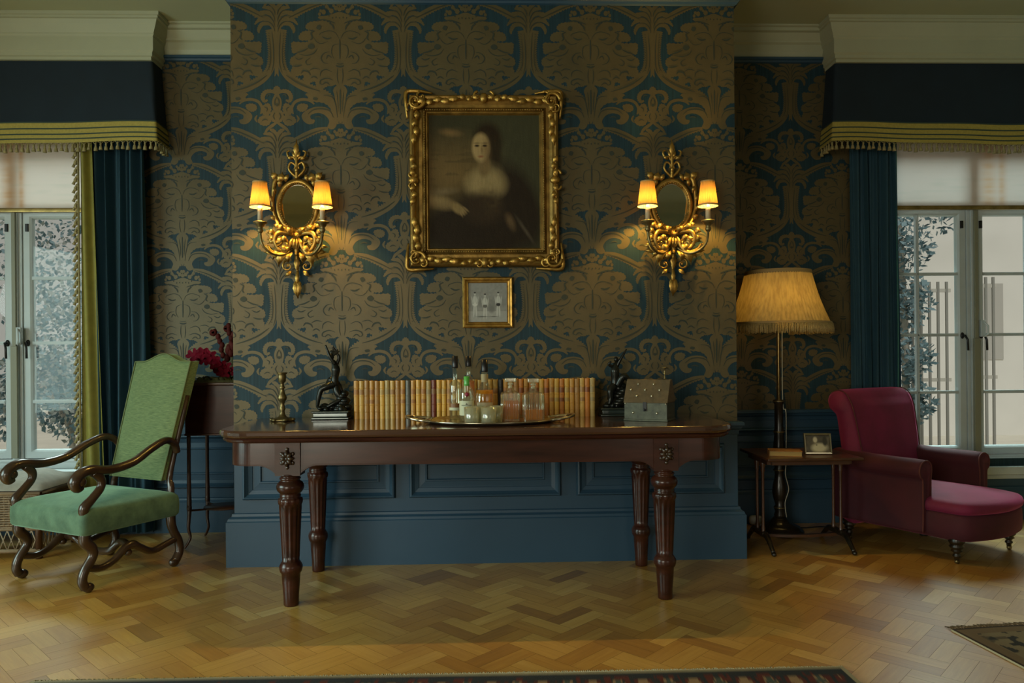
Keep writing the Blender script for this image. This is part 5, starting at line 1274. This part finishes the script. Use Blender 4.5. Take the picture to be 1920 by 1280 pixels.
# ------------------------------------------------------------------ side table, book, frame, floor lamp
def side_table():
    t = thing('side_table', 'small dark wooden nesting table with slender paired legs, beside the magenta armchair', 'table', (1.755, .200, 0)); zt = .535
    mb = MB(); mb.box(-.262, .262, -.235, .225, zt - .016, zt); mb.build('tabletop', 'walnut', t, bev=.005)
    for ya in (-.17, .15): mb = MB(); mb.box(-.215, .215, ya, ya + .015, zt - .045, zt - .016); mb.build('apron', 'walnut', t)
    for sx in (-1, 1):
        x = sx * .222
        for y in (-.045, .045):
            mb = MB(); mb.lathe([(.016, .095), (.010, .105), (.012, .12), (.0085, .14), (.0075, .30), (.0085, .43), (.013, .445), (.010, .455), (.016, .470), (.016, zt - .016)], (x, y, 0), 12); mb.build('leg', 'walnut', t)
        mb = MB(); mb.box(x - .016, x + .016, -.075, .075, .075, .10)
        for q in (-1, 1): mb.tube([(x, q * .05, .088), (x, q * .11, .080), (x + sx * .0, q * .16, .045), (x, q * .195, .018)], [.017, .016, .013, .012], 8, smooth=5); mb.ball((x, q * .20, .012), (.014, .020, .012), 8)
        mb.build('trestle_foot', 'ebony', t, bev=0)
        mb = MB(); mb.box(x - .014, x + .014, -.15, .15, zt - .045, zt - .016); mb.build('bearer', 'walnut', t)
    mb = MB(); mb.grid(lambda u, v: (-.222 + .444 * u, -.012 + .024 * v - .035 * sin(pi * u), .078 + .0 * v), 20, 1); mb.grid(lambda u, v: (-.222 + .444 * u, -.012 - .035 * sin(pi * u), .062 + .016 * v), 20, 1); mb.grid(lambda u, v: (-.222 + .444 * u, .012 - .035 * sin(pi * u), .062 + .016 * v), 20, 1); mb.grid(lambda u, v: (-.222 + .444 * u, -.012 + .024 * v - .035 * sin(pi * u), .062), 20, 1)
    mb.build('stretcher', 'walnut', t)
    return zt
zt = side_table()
def hardback():
    t = thing('hardback_book', 'small hardback book with an orange-brown cover lying on the side table', 'book', (1.640, .105, zt), radians(-16))
    mb = MB(); mb.box(-.085, .085, -.062, .062, 0, .003); mb.box(-.085, .085, -.062, .062, .026, .029); mb.box(-.088, -.085, -.062, .062, 0, .029); mb.build('cover', [mat('book_orange', (.26, .12, .035), .5, noise=.2)], t, bev=.001)
    mb = MB(); mb.box(-.084, .082, -.059, .059, .003, .026); mb.build('page_block', mat('pages_yellow', (.36, .24, .07), .7, noise=.2, nscale=200, stretch=(.1, .1, 5)), t)
hardback()
def table_frame():
    t = thing('photo_frame', 'small silvery frame with a photograph of a pale animal, standing on the side table', 'photo frame', (1.835, .115, zt), radians(-6))
    tl = Matrix.Rotation(radians(-14), 4, 'X')
    mb = MB(); mb.T = tl; mb.frame(-.075, .075, .001, .119, [(0, -.006), (0, .004), (.002, .007), (.009, .008), (.012, .004), (.014, .0)], 0); mb.box(-.074, .074, .001, .006, .002, .118); mb.build('frame', 'silver', t)
    def pic(u, v):
        c = mixc((.05, .045, .032), (.16, .14, .09), vnoise(u * 6, v * 5) * .6); c = mixc(c, (.42, .40, .27), soft(u, v, .56, .26, .34, .26, .15, .3)); c = mixc(c, (.45, .42, .3), soft(u, v, .40, .74, .09, .17, 0, .3)); c = mixc(c, (.03, .03, .02), soft(u, v, .82, .66, .10, .3, 0, .3)); c = mixc(c, (.06, .05, .04), soft(u, v, .45, .42, .035, .03, 0, .4))
        return c
    painted('photo_print', pic, 50, 40, lambda u, v: tuple(tl @ Vector((-.062 + .124 * u, -.0005, .014 + .092 * v))), mat_attr('photo_paper2', .3), t)
    mb = MB(); mb.tube([(0, .006, .085), (0, .075, .004)], .004, 6); mb.T = Matrix.Identity(4); mb.v = []; mb.f = []; mb.m = []; mb.s = []
    mb.tube([tuple(tl @ Vector((0, .006, .09))), (0, .070, .004)], .004, 6); mb.build('strut', 'walnut', t)
table_frame()

def floor_lamp():
    t = thing('floor_lamp', 'floor lamp with pleated yellow fringed shade on a black turned column', 'lamp', (1.775, .53, 0))
    mb = MB(); mb.lathe([(.140, 0), (.145, .008), (.138, .018), (.125, .024), (.120, .038), (.090, .052), (.060, .064), (.045, .085), (.036, .095)], (0, 0, 0), 32, flute=lambda a, z: 1 + .03 * cos(a * 8)); mb.build('base', 'ebony', t)
    mb = MB(); mb.lathe([(.030, .09), (.034, .11), (.026, .13), (.034, .15), (.034, .158), (.024, .17), (.036, .21), (.044, .25), (.040, .29), (.028, .34), (.026, .37), (.034, .385), (.026, .40), (.036, .43), (.038, .47), (.034, .54), (.028, .60), (.032, .62), (.026, .64), (.026, .79), (.034, .80), (.034, .815), (.013, .82), (.010, 1.30)], (0, 0, 0), 24); mb.build('pole', 'ebony', t)
    mb = MB()
    for z in (.155, .385, .62, .808): mb.lathe([(.033, z - .004), (.037, z), (.033, z + .004)], (0, 0, 0), 24)
    mb.f = [f for f in mb.f if len(f) == 4]; mb.m = mb.m[:len(mb.f)]; mb.s = mb.s[:len(mb.f)]; mb.build('gilt_ring', 'old_brass', t)
    mb = MB(); mb.tube([(.020, -.012, 1.28), (.020, -.012, .80), (.032, -.03, .74), (.030, -.03, .45), (.022, -.04, .36), (.045, -.03, .27), (.022, -.03, .19), (.03, -.03, .10)], .003, 6, smooth=5); mb.build('flex', 'cord', t)
    mb = MB(); R0, R1, zb, zt_ = .302, .192, 1.275, 1.602
    fl = lambda a, z: 1 + .008 * cos(a * 80)
    pr = []
    for k in range(13): v = k / 12; pr.append((R0 + (R1 - R0) * v - .010 * sin(pi * v), zb + (zt_ - zb) * v))
    mb.lathe(pr, (0, 0, 0), 480, flute=fl); mb.f = [f for f in mb.f if len(f) == 4]; mb.m = mb.m[:len(mb.f)]; mb.s = mb.s[:len(mb.f)]
    sh = mb.build('lamp_shade', 'shade_yellow', t)
    mb = MB()
    mb.lathe([(R1 + .004, zt_ - .022), (R1 + .006, zt_ - .01), (R1 + .004, zt_ + .004)], (0, 0, 0), 96)
    mb.lathe([(R0 + .006, zb - .008), (R0 + .009, zb + .004), (R0 + .004, zb + .016)], (0, 0, 0), 96); mb.f = [f for f in mb.f if len(f) == 4]; mb.m = mb.m[:len(mb.f)]; mb.s = mb.s[:len(mb.f)]
    mb.build('braid', 'shade_trim', sh)
    mb = MB(); n = 230; rnd = random.Random(2)
    for i in range(n):
        a = 2 * pi * i / n; r = R0 + .008; l = .052 + rnd.uniform(-.006, .005); da = rnd.uniform(-.008, .008)
        mb.tube([(r * cos(a), r * sin(a), zb + .004), ((r + .006) * cos(a + da), (r + .006) * sin(a + da), zb - l * .5), ((r + .004) * cos(a + da), (r + .004) * sin(a + da), zb - l)], [.0040, .0036, .0045], 5)
    mb.build('fringe', mat('fringe_gold', (.34, .24, .09), .7, noise=.3, nscale=120), sh)
    mb = MB(); mb.ball((0, 0, 1.42), .03, 12); mb.lathe([(.014, 1.30), (.018, 1.32), (.018, 1.37), (.014, 1.39)], (0, 0, 0), 12); mb.build('bulb_holder', 'candle_cream', t)
    for k in range(3): pass
    l = bpy.data.lights.new('floor_lamp_bulb', 'POINT'); l.energy = 1.35; l.color = (1.0, .66, .20); l.shadow_soft_size = .035
    o = bpy.data.objects.new('floor_lamp_bulb', l); COL.objects.link(o); o.location = (1.775, .47, 1.40); o['kind'] = 'helper'
floor_lamp()

# ------------------------------------------------------------------ planter stand with flowers
def planter():
    t = thing('planter_stand', 'mahogany planter box on tall slender curved legs, left of the chimney breast', 'plant stand', (-1.600, .515, 0))
    mb = MB(); mb.frame(-.165, .165, .665, .960, [(0, 0), (0, .165)], 0)
    mb = MB(); mb.box(-.165, .165, -.155, .155, .665, .945); mb.build('box', 'mahogany', t, bev=.003)
    mb = MB(); mb.box(-.175, .175, -.165, .165, .945, .962); mb.build('box_rim', 'walnut', t, bev=.004)
    mb = MB(); mb.box(-.170, .170, -.160, .160, .655, .667); mb.build('box_moulding', 'walnut', t, bev=.004)
    for sx in (-1, 1):
        for sy in (-1, 1):
            x, y = sx * .150, sy * .140; mb = MB()
            mb.tube([(x, y, .66), (x, y, .45), (x, y, .27), (x, y, .20), (x + sx * .004, y + sy * .004, .12), (x - sx * .004, y, .06), (x + sx * .022, y + sy * .018, .005)], [.012, .011, .014, .012, .010, .008, .007], 8, smooth=6); mb.ball((x, y, .235), (.016, .016, .030), 8)
            mb.build('leg', 'walnut', t)
    mb = MB(); mb.lathe([(.0, .206), (.09, .206), (.115, .212), (.115, .218), (.0, .220)], (0, 0, 0), 24)
    for sx in (-1, 1):
        for sy in (-1, 1): mb.tube([(sx * .08, sy * .07, .212), (sx * .12, sy * .10, .214), (sx * .148, sy * .138, .22)], .006, 6, smooth=4)
    mb.build('shelf', 'walnut', t)
    # flowers
    f = thing('potted_orchid', 'crimson orchids with drooping sprays in the planter beside the green armchair', 'plant', (-1.600, .490, .962))
    rnd = random.Random(9)
    def flower(mb, c, r, mi=0):
        ax = Vector((rnd.uniform(-.4, .4), -1, rnd.uniform(-.3, .4))).normalized(); u = ax.cross(Vector((0, 0, 1))).normalized(); w = ax.cross(u)
        for k in range(5):
            a = 2 * pi * k / 5 + rnd.random() * .3; d = u * cos(a) + w * sin(a); e = u * -sin(a) + w * cos(a); C = Vector(c); vs = [C]
            vs += [C + d * r * .5 + e * r * .38 + ax * r * .15, C + d * r * 1.0 + e * r * .22 + ax * r * .02, C + d * r * 1.08, C + d * r - e * r * .22 + ax * r * .02, C + d * r * .5 - e * r * .38 + ax * r * .15]
            mb.add(vs, [(0, 1, 2, 3), (0, 3, 4, 5)], mi, True)
        mb.ball(c, r * .22, 6, mi)
    spray1 = [(-.155, .09, .150), (-.12, .06, .165), (-.09, .03, .170), (-.05, .0, .150), (-.02, 0, .115), (.0, 0, .075)]
    for k, (x, y_, z) in enumerate([(-.170, 0, .155), (-.140, -.02, .165), (-.120, .02, .140), (-.095, -.03, .170), (-.085, .0, .135), (-.055, -.03, .155), (-.045, 0, .120), (-.020, -.02, .120), (-.03, 0, .090), (.005, -.02, .100), (.0, 0, .065), (.03, -.01, .085), (.02, -.03, .050), (.045, 0, .06)]):
        mb = MB(); flower(mb, (x, y_, z), .038); mb.build('crimson_bloom', 'orchid', f)
    mb = MB()
    stems = [[(.03, 0, 0), (.02, 0, .15), (-.02, 0, .27), (-.055, 0, .30)], [(.05, 0, 0), (.07, 0, .18), (.06, 0, .30), (.03, 0, .325)], [(.07, 0, 0), (.11, 0, .15), (.13, 0, .26), (.12, 0, .30)], [(.0, 0, 0), (-.03, 0, .08), (-.09, 0, .14), (-.15, 0, .15)]]
    for st in stems: mb.tube(st, .003, 6, smooth=5)
    mb.build('stem', 'leaf', f)
    for st in stems[:3]:
        mb = MB(); C = catmull(st, 8)
        for i in range(8, len(C)):
            if i % 2: continue
            p = C[i]; mb.ball((p.x + rnd.uniform(-.010, .010), p.y - .006, p.z + rnd.uniform(-.012, .012)), (.016, .014, .020), 6)
        e = st[-1][0]
        for x, z in ((-.085, .23), (-.08, .255), (-.075, .205), (-.06, .20), (-.06, .185), (.05, .20), (.06, .17), (.07, .21), (.045, .185), (.10, .20), (.11, .22), (.09, .15), (.12, .19), (.04, .14), (.095, .24), (.135, .23)):
            if min((Vector((x, 0, z)) - Vector((p.x, 0, p.z))).length for p in C) < .030: mb.ball((x, -.012, z), (.018, .014, .026), 7)
        mb.build('budding_spray', 'orchid_dark', f)
    mb = MB()
    for k in range(26):
        a = rnd.uniform(0, 2 * pi); l = rnd.uniform(.06, .13); x0, y0 = rnd.uniform(-.1, .12), rnd.uniform(-.1, .1); d = Vector((cos(a), sin(a) * .7, rnd.uniform(.5, .9))).normalized(); e = d.cross(Vector((0, 0, 1))).normalized(); vs = []; n = 6
        for i in range(n + 1):
            q = i / n; p = Vector((x0, y0, .006)) + d * l * q + Vector((0, 0, -.05 * q * q)); ww = .018 * sin(pi * min(1, q * .9 + .1)); vs += [p - e * ww, p + Vector((0, 0, -.004)), p + e * ww]
        mb.add(vs, [g for i in range(n) for g in ((i * 3, i * 3 + 1, i * 3 + 4, i * 3 + 3), (i * 3 + 1, i * 3 + 2, i * 3 + 5, i * 3 + 4))], 0, True)
    mb.build('foliage', mat('leaf_yellow', (.13, .13, .03), .5, noise=.4, nscale=12), f)
    mb = MB(); mb.box(-.14, .14, -.13, .13, 0, .012)
    for k in range(60): mb.ball((rnd.uniform(-.13, .13), rnd.uniform(-.12, .12), .012), rnd.uniform(.01, .02), 6)
    o = mb.build('moss', mat('moss', (.05, .055, .02), .9, noise=.4, nscale=40), f)
planter()

# ------------------------------------------------------------------ wicker daybed under the left window
def daybed():
    t = thing('wicker_daybed', 'wicker window seat with trellis skirt, behind the green armchair', 'daybed', (-3.10, .46, 0))
    X0, X1, Y0, Y1 = -.62, .60, -.26, .14
    mb = MB()
    for z in [ .175 + .0135 * k for k in range(14)]:
        amp = .003
        pts = [(X0 + (X1 - X0) * i / 90, Y0 + amp * (1 if (i + int(z * 74)) % 2 else -1), z) for i in range(91)]; mb.tube(pts, .0062, 5)
        pts = [(X1 + amp * (1 if (i + int(z * 74)) % 2 else -1), Y0 + (Y1 - Y0) * i / 30, z) for i in range(31)]; mb.tube(pts, .0062, 5)
    for i in range(46): mb.tube([(X0 + (X1 - X0) * i / 45, Y0, .165), (X0 + (X1 - X0) * i / 45, Y0, .36)], .004, 5)
    mb.box(X0, X1, Y0 + .01, Y1, .17, .35)
    mb.build('woven_side', 'wicker', t)
    mb = MB()
    mb.tube([(X0, Y0, .045), (X1, Y0, .045), (X1, Y1, .045)], .012, 8); mb.tube([(X0, Y0, .165), (X1, Y0, .165), (X1, Y1, .165)], .009, 8); mb.tube([(X0, Y0, .365), (X1, Y0, .365), (X1, Y1, .365)], .013, 8)
    for i in range(28):
        x = X0 + (X1 - X0) * i / 28; w = (X1 - X0) / 28
        mb.tube([(x, Y0, .05), (x + w, Y0, .16)], .0035, 5); mb.tube([(x + w, Y0, .05), (x, Y0, .16)], .0035, 5)
    for i in range(11):
        y = Y0 + (Y1 - Y0) * i / 11; w = (Y1 - Y0) / 11
        mb.tube([(X1, y, .05), (X1, y + w, .16)], .0035, 5); mb.tube([(X1, y + w, .05), (X1, y, .16)], .0035, 5)
    mb.build('trellis_skirt', mat('wicker_pale', (.26, .20, .13), .6, noise=.3), t)
    for x, y in ((X0 + .02, Y0 + .02), (X1 - .01, Y0 + .01), (X1 - .02, Y1 - .02), (X0 + .02, Y1 - .02)):
        mb = MB(); mb.tube([(x, y, 0), (x, y, .37)], .018, 10); mb.build('leg', 'walnut', t)
    c = MB(); rnd = random.Random(4)
    def top(u, v):
        x = X0 - .02 + (X1 - X0 + .05) * u; y = Y0 - .03 + (Y1 - Y0 + .05) * v; e = (1 - abs(2 * u - 1) ** 8) ** .5 * (1 - abs(2 * v - 1) ** 5) ** .5
        return (x, y, .384 + e * (.058 + .016 * vnoise(u * 5 + v * 2, v * 3) + .010 * sin(u * 25 + v * 6 + 3 * vnoise(u * 6, v * 4))))
    c.grid(top, 90, 30); c.grid(lambda u, v: (top(u, v)[0], top(u, v)[1], .380), 90, 1)
    o = c.build('seat_cushion', 'cushion_linen'); o.location = (-3.10, .46, 0); tag(o, 'crumpled grey-green linen cushion lying on the wicker window seat', 'cushion')
daybed()

# ------------------------------------------------------------------ rugs
def rug1(u, v):
    X, Y = u * 2.80, (1 - v) * 1.0   # metres from left, from far edge
    ex = min(X, 2.80 - X, Y); red, navy, cream, teal = (.085, .016, .012), (.016, .022, .028), (.26, .17, .09), (.05, .07, .06)
    s = X if Y == ex else Y
    if ex < .014: return (.30, .27, .17)
    if ex < .028: return navy
    if ex < .105:
        k = math.floor(s / .085); f = s / .085 - k; d = abs(f - .5) * .085; e = abs(ex - .066); r = sqrt(d * d + e * e)
        if k % 2 == 0: return cream if r < .022 else (red if r < .032 else navy)
        return teal if r < .018 else (cream if r < .022 else (red if vnoise(X * 60, Y * 60) > .45 else navy))
    if ex < .125: return red if ex < .115 else cream
    return mixc(red, navy, vnoise(X * 22, Y * 22) > .55)
def make_rug(name, lab, fn, w, d, loc, rz, nx, ny, fringe_sides=()):
    t = thing(name, lab, 'rug', loc, rz)
    o = painted('pile', fn, nx, ny, lambda u, v: (w * u, -d * (1 - v), .0085 + .002 * sin(u * 7)), mat_attr('rug_pile', .9, bump=.5, bscale=400), t)
    mb = MB(); mb.quad((0, 0, .001), (w, 0, .001), (w, 0, .0085), (0, 0, .0085)); mb.quad((0, -d, .001), (0, 0, .001), (0, 0, .0085), (0, -d, .0085)); mb.quad((w, -d, .001), (w, 0, .001), (w, 0, .0085), (w, -d, .0085)); mb.quad((0, -d, .001), (w, -d, .001), (w, 0, .001), (0, 0, .001))
    mb.build('backing', 'rug_fringe', t, fix=False)
    mb = MB(); rnd = random.Random(1)
    for side in fringe_sides:
        L = w if side in 'fb' else d; n = int(L / .007)
        for i in range(n):
            s = (i + .5) * L / n; l = rnd.uniform(.012, .022) if name == 'oriental_rug' else rnd.uniform(.03, .05); dx = rnd.uniform(-.008, .008)
            p = (s, 0, .008); q = (s + dx, l, .002)
            mb.tube([p, (s + dx * .5, l * .5, .008), q], .0018, 4)
    if fringe_sides: mb.build('fringe', 'rug_fringe' if name == 'oriental_rug' else mat('brown_fringe', (.13, .09, .045), .9), t)
make_rug('oriental_rug', 'red and navy patterned oriental rug, its far border along the bottom of the view', rug1, 2.80, 1.6, (-1.575, -1.405, 0), radians(-.5), 620, 60, 'f')
def rug2(u, v):
    X, Y = u * .9, (1 - v) * 1.6; c = mixc((.15, .11, .055), (.19, .15, .08), vnoise(X * 15, Y * 15)); ex = min(X, .9 - X, Y)
    if ex < .012: return (.03, .018, .008)
    if ex < .06: return mixc(c, (.12, .07, .03), .6)
    k = vnoise(X * 34 + 3, Y * 34)
    if .06 < ex < .22 and k > .70: return (.018, .018, .014)
    return mixc(c, (.035, .03, .02), .7 * (vnoise(X * 9 + 9, Y * 9) > .72))
make_rug('brown_rug', 'faded brown fringed rug with dark sprigs, at the lower right corner', rug2, .9, 1.6, (1.815, -1.105, 0), radians(5), 180, 200, 'f')

# ------------------------------------------------------------------ small things on the floor
def plug():
    t = thing('plug_adaptor', 'white plug adaptor with a cable on the floor, left of the side table', 'plug', (1.70, .735, 0))
    mb = MB(); mb.ball((0, 0, .032), (.045, .028, .030), 14, e=.6); mb.build('body', 'white_plastic', t)
    mb = MB(); mb.tube([(.03, 0, .02), (.08, -.02, .006), (.16, -.05, .006), (.25, -.12, .006), (.40, -.10, .006), (.5, -.2, .006)], .004, 6, smooth=6); mb.build('cable', 'iron', t)
plug()
mb = MB(); mb.lathe([(.022, 0), (.024, .004), (.024, .016), (.020, .020), (.012, .020)], (0, 0, 0), 16); o = mb.build('castor_cup', 'iron'); o.location = (2.602, .405, 0); tag(o, 'small black castor cup on the floor under the magenta armchair', 'cup')

# ------------------------------------------------------------------ garden and buildings outside
mb = MB(); mb.quad((-14, .99, -.35), (14, .99, -.35), (14, 30, -.35), (-14, 30, -.35)); g = mb.build('ground', mat('terrace', (.78, .74, .64), .9, noise=.1, nscale=1.5), fix=False); g['kind'] = 'structure'
def leafy(name, lab, cat, loc, blobs, n, cols, lsize, trunk=None, seed=1):
    t = thing(name, lab, cat, loc); rnd = random.Random(seed); mb = MB()
    for i in range(n):
        bx, by, bz, br = rnd.choice(blobs); d = Vector((rnd.gauss(0, 1), rnd.gauss(0, 1), rnd.gauss(0, 1))).normalized() * br * rnd.random() ** .4
        c = Vector((bx, by, bz)) + d; a = Vector((rnd.uniform(-1, 1), rnd.uniform(-1, 1), rnd.uniform(-1, 1))).normalized(); b = a.orthogonal().normalized(); l = lsize * rnd.uniform(.6, 1.3)
        mb.add([c - a * l, c + b * l * .6, c + a * l, c - b * l * .6], [(0, 1, 2, 3)], rnd.randrange(len(cols)))
    mb.build('foliage', [M_ for M_ in cols], t, fix=False)
    if trunk:
        mb = MB()
        for tr in trunk: mb.tube(tr[0], tr[1], 8, smooth=5)
        mb.build('trunk', mat('bark', (.42, .38, .32), .9, noise=.3), t)
G1 = mat('garden_leaf_a', (.11, .19, .21), .7); G2 = mat('garden_leaf_b', (.22, .32, .35), .7); G3 = mat('garden_leaf_c', (.42, .45, .42), .7)
leafy('garden_tree', 'pale leafy tree seen through the left window', 'tree', (-4.3, 5.2, -.35), [(-1.5, 0, 2.9, .9), (-.5, .3, 2.5, .8), (.6, 0, 2.9, .9), (1.3, 0, 2.4, .6), (-.9, 0, 1.9, .6), (.9, 0, 1.6, .5)], 6500, [G1, G2, G3], .032, [([(0, 0, 0), (.05, 0, 1.4), (0, .1, 3)], .10), ([(.9, .2, 0), (.8, .2, 1.5), (.6, .2, 3)], .06)], 3)
leafy('garden_shrub', 'dense blue-green shrub seen low through the left window', 'shrub', (-3.9, 3.6, -.35), [(-1.1, 0, 1.05, .45), (-.6, .2, 1.25, .45), (-.2, 0, 1.0, .42), (.3, .1, 1.2, .42), (.7, 0, .95, .35)], 7000, [G1, G2, G3], .030, [([(-.4, 0, 0), (-.3, 0, .7), (-.6, 0, 1.2)], .03), ([(.2, 0, 0), (.3, 0, .7), (.1, 0, 1.2)], .03)], 5)
leafy('garden_tree', 'slim green tree seen at the left edge of the right window', 'tree', (4.88, 4.1, -.35), [(-.35, 0, 2.6, .35), (-.30, 0, 2.0, .32), (-.28, 0, 1.4, .30), (-.25, 0, .9, .28), (.1, 0, 3.2, .45)], 3000, [G1, G2], .04, [([(-.3, 0, 0), (-.28, 0, 1.5), (-.3, .1, 3)], .04)], 8)
def house():
    t = thing('neighbouring_house', 'pale rendered house with railings seen through the right window', 'building', (7.2, 8.5, -.35))
    wm = mat('render_white', (.80, .78, .73), .9, noise=.03, nscale=2); dk = mat('rail_grey', (.20, .19, .17), .7)
    mb = MB(); mb.box(-3.2, 6, 0, .4, 0, 7.5); mb.build('wall', wm, t)
    for x in (-1.2, .9, 3.0):
        for z in (1.3, 4.0):
            mb = MB(); mb.box(x, x + .7, -.02, .02, z, z + 1.3); mb.build('window', mat('house_pane', (.50, .48, .44), .3), t)
    mb = MB(); mb.tube([(-3.0, -.8, 4.6), (1.5, -.8, 5.3)], .03, 6); mb.tube([(-3.0, -.8, 4.1), (1.5, -.8, 4.8)], .035, 6); mb.tube([(-3.0, -.8, 3.4), (1.5, -.8, 4.0)], .02, 6)
    mb.build('roof_rail', dk, t)
house()
def fence(x0, x1, y, z0, z1, n, lab):
    t = thing('garden_fence', lab, 'fence', ((x0 + x1) / 2, y, -.35)); w = x1 - x0
    dk = mat('fence_grey', (.30, .29, .26), .8); mb = MB()
    for z in (z0 + .1, (z0 + z1) / 2, z1 - .1): mb.box(-w / 2, w / 2, -.012, .012, z - .02, z + .02)
    mb.build('rail', mat('rail_pale', (.55, .52, .46), .8), t)
    for i in range(n): x = -w / 2 + w * (i + .5) / n; mb = MB(); mb.box(x - .013, x + .013, -.02, .0, z0, z1); mb.build('paling', dk, t)
fence(4.80, 5.30, 4.4, .0, 2.25, 5, 'open grey paling fence seen through the left panes of the right window')
fence(5.58, 5.84, 4.4, .0, 2.30, 3, 'narrow stretch of grey palings seen right of the mullion of the right window')
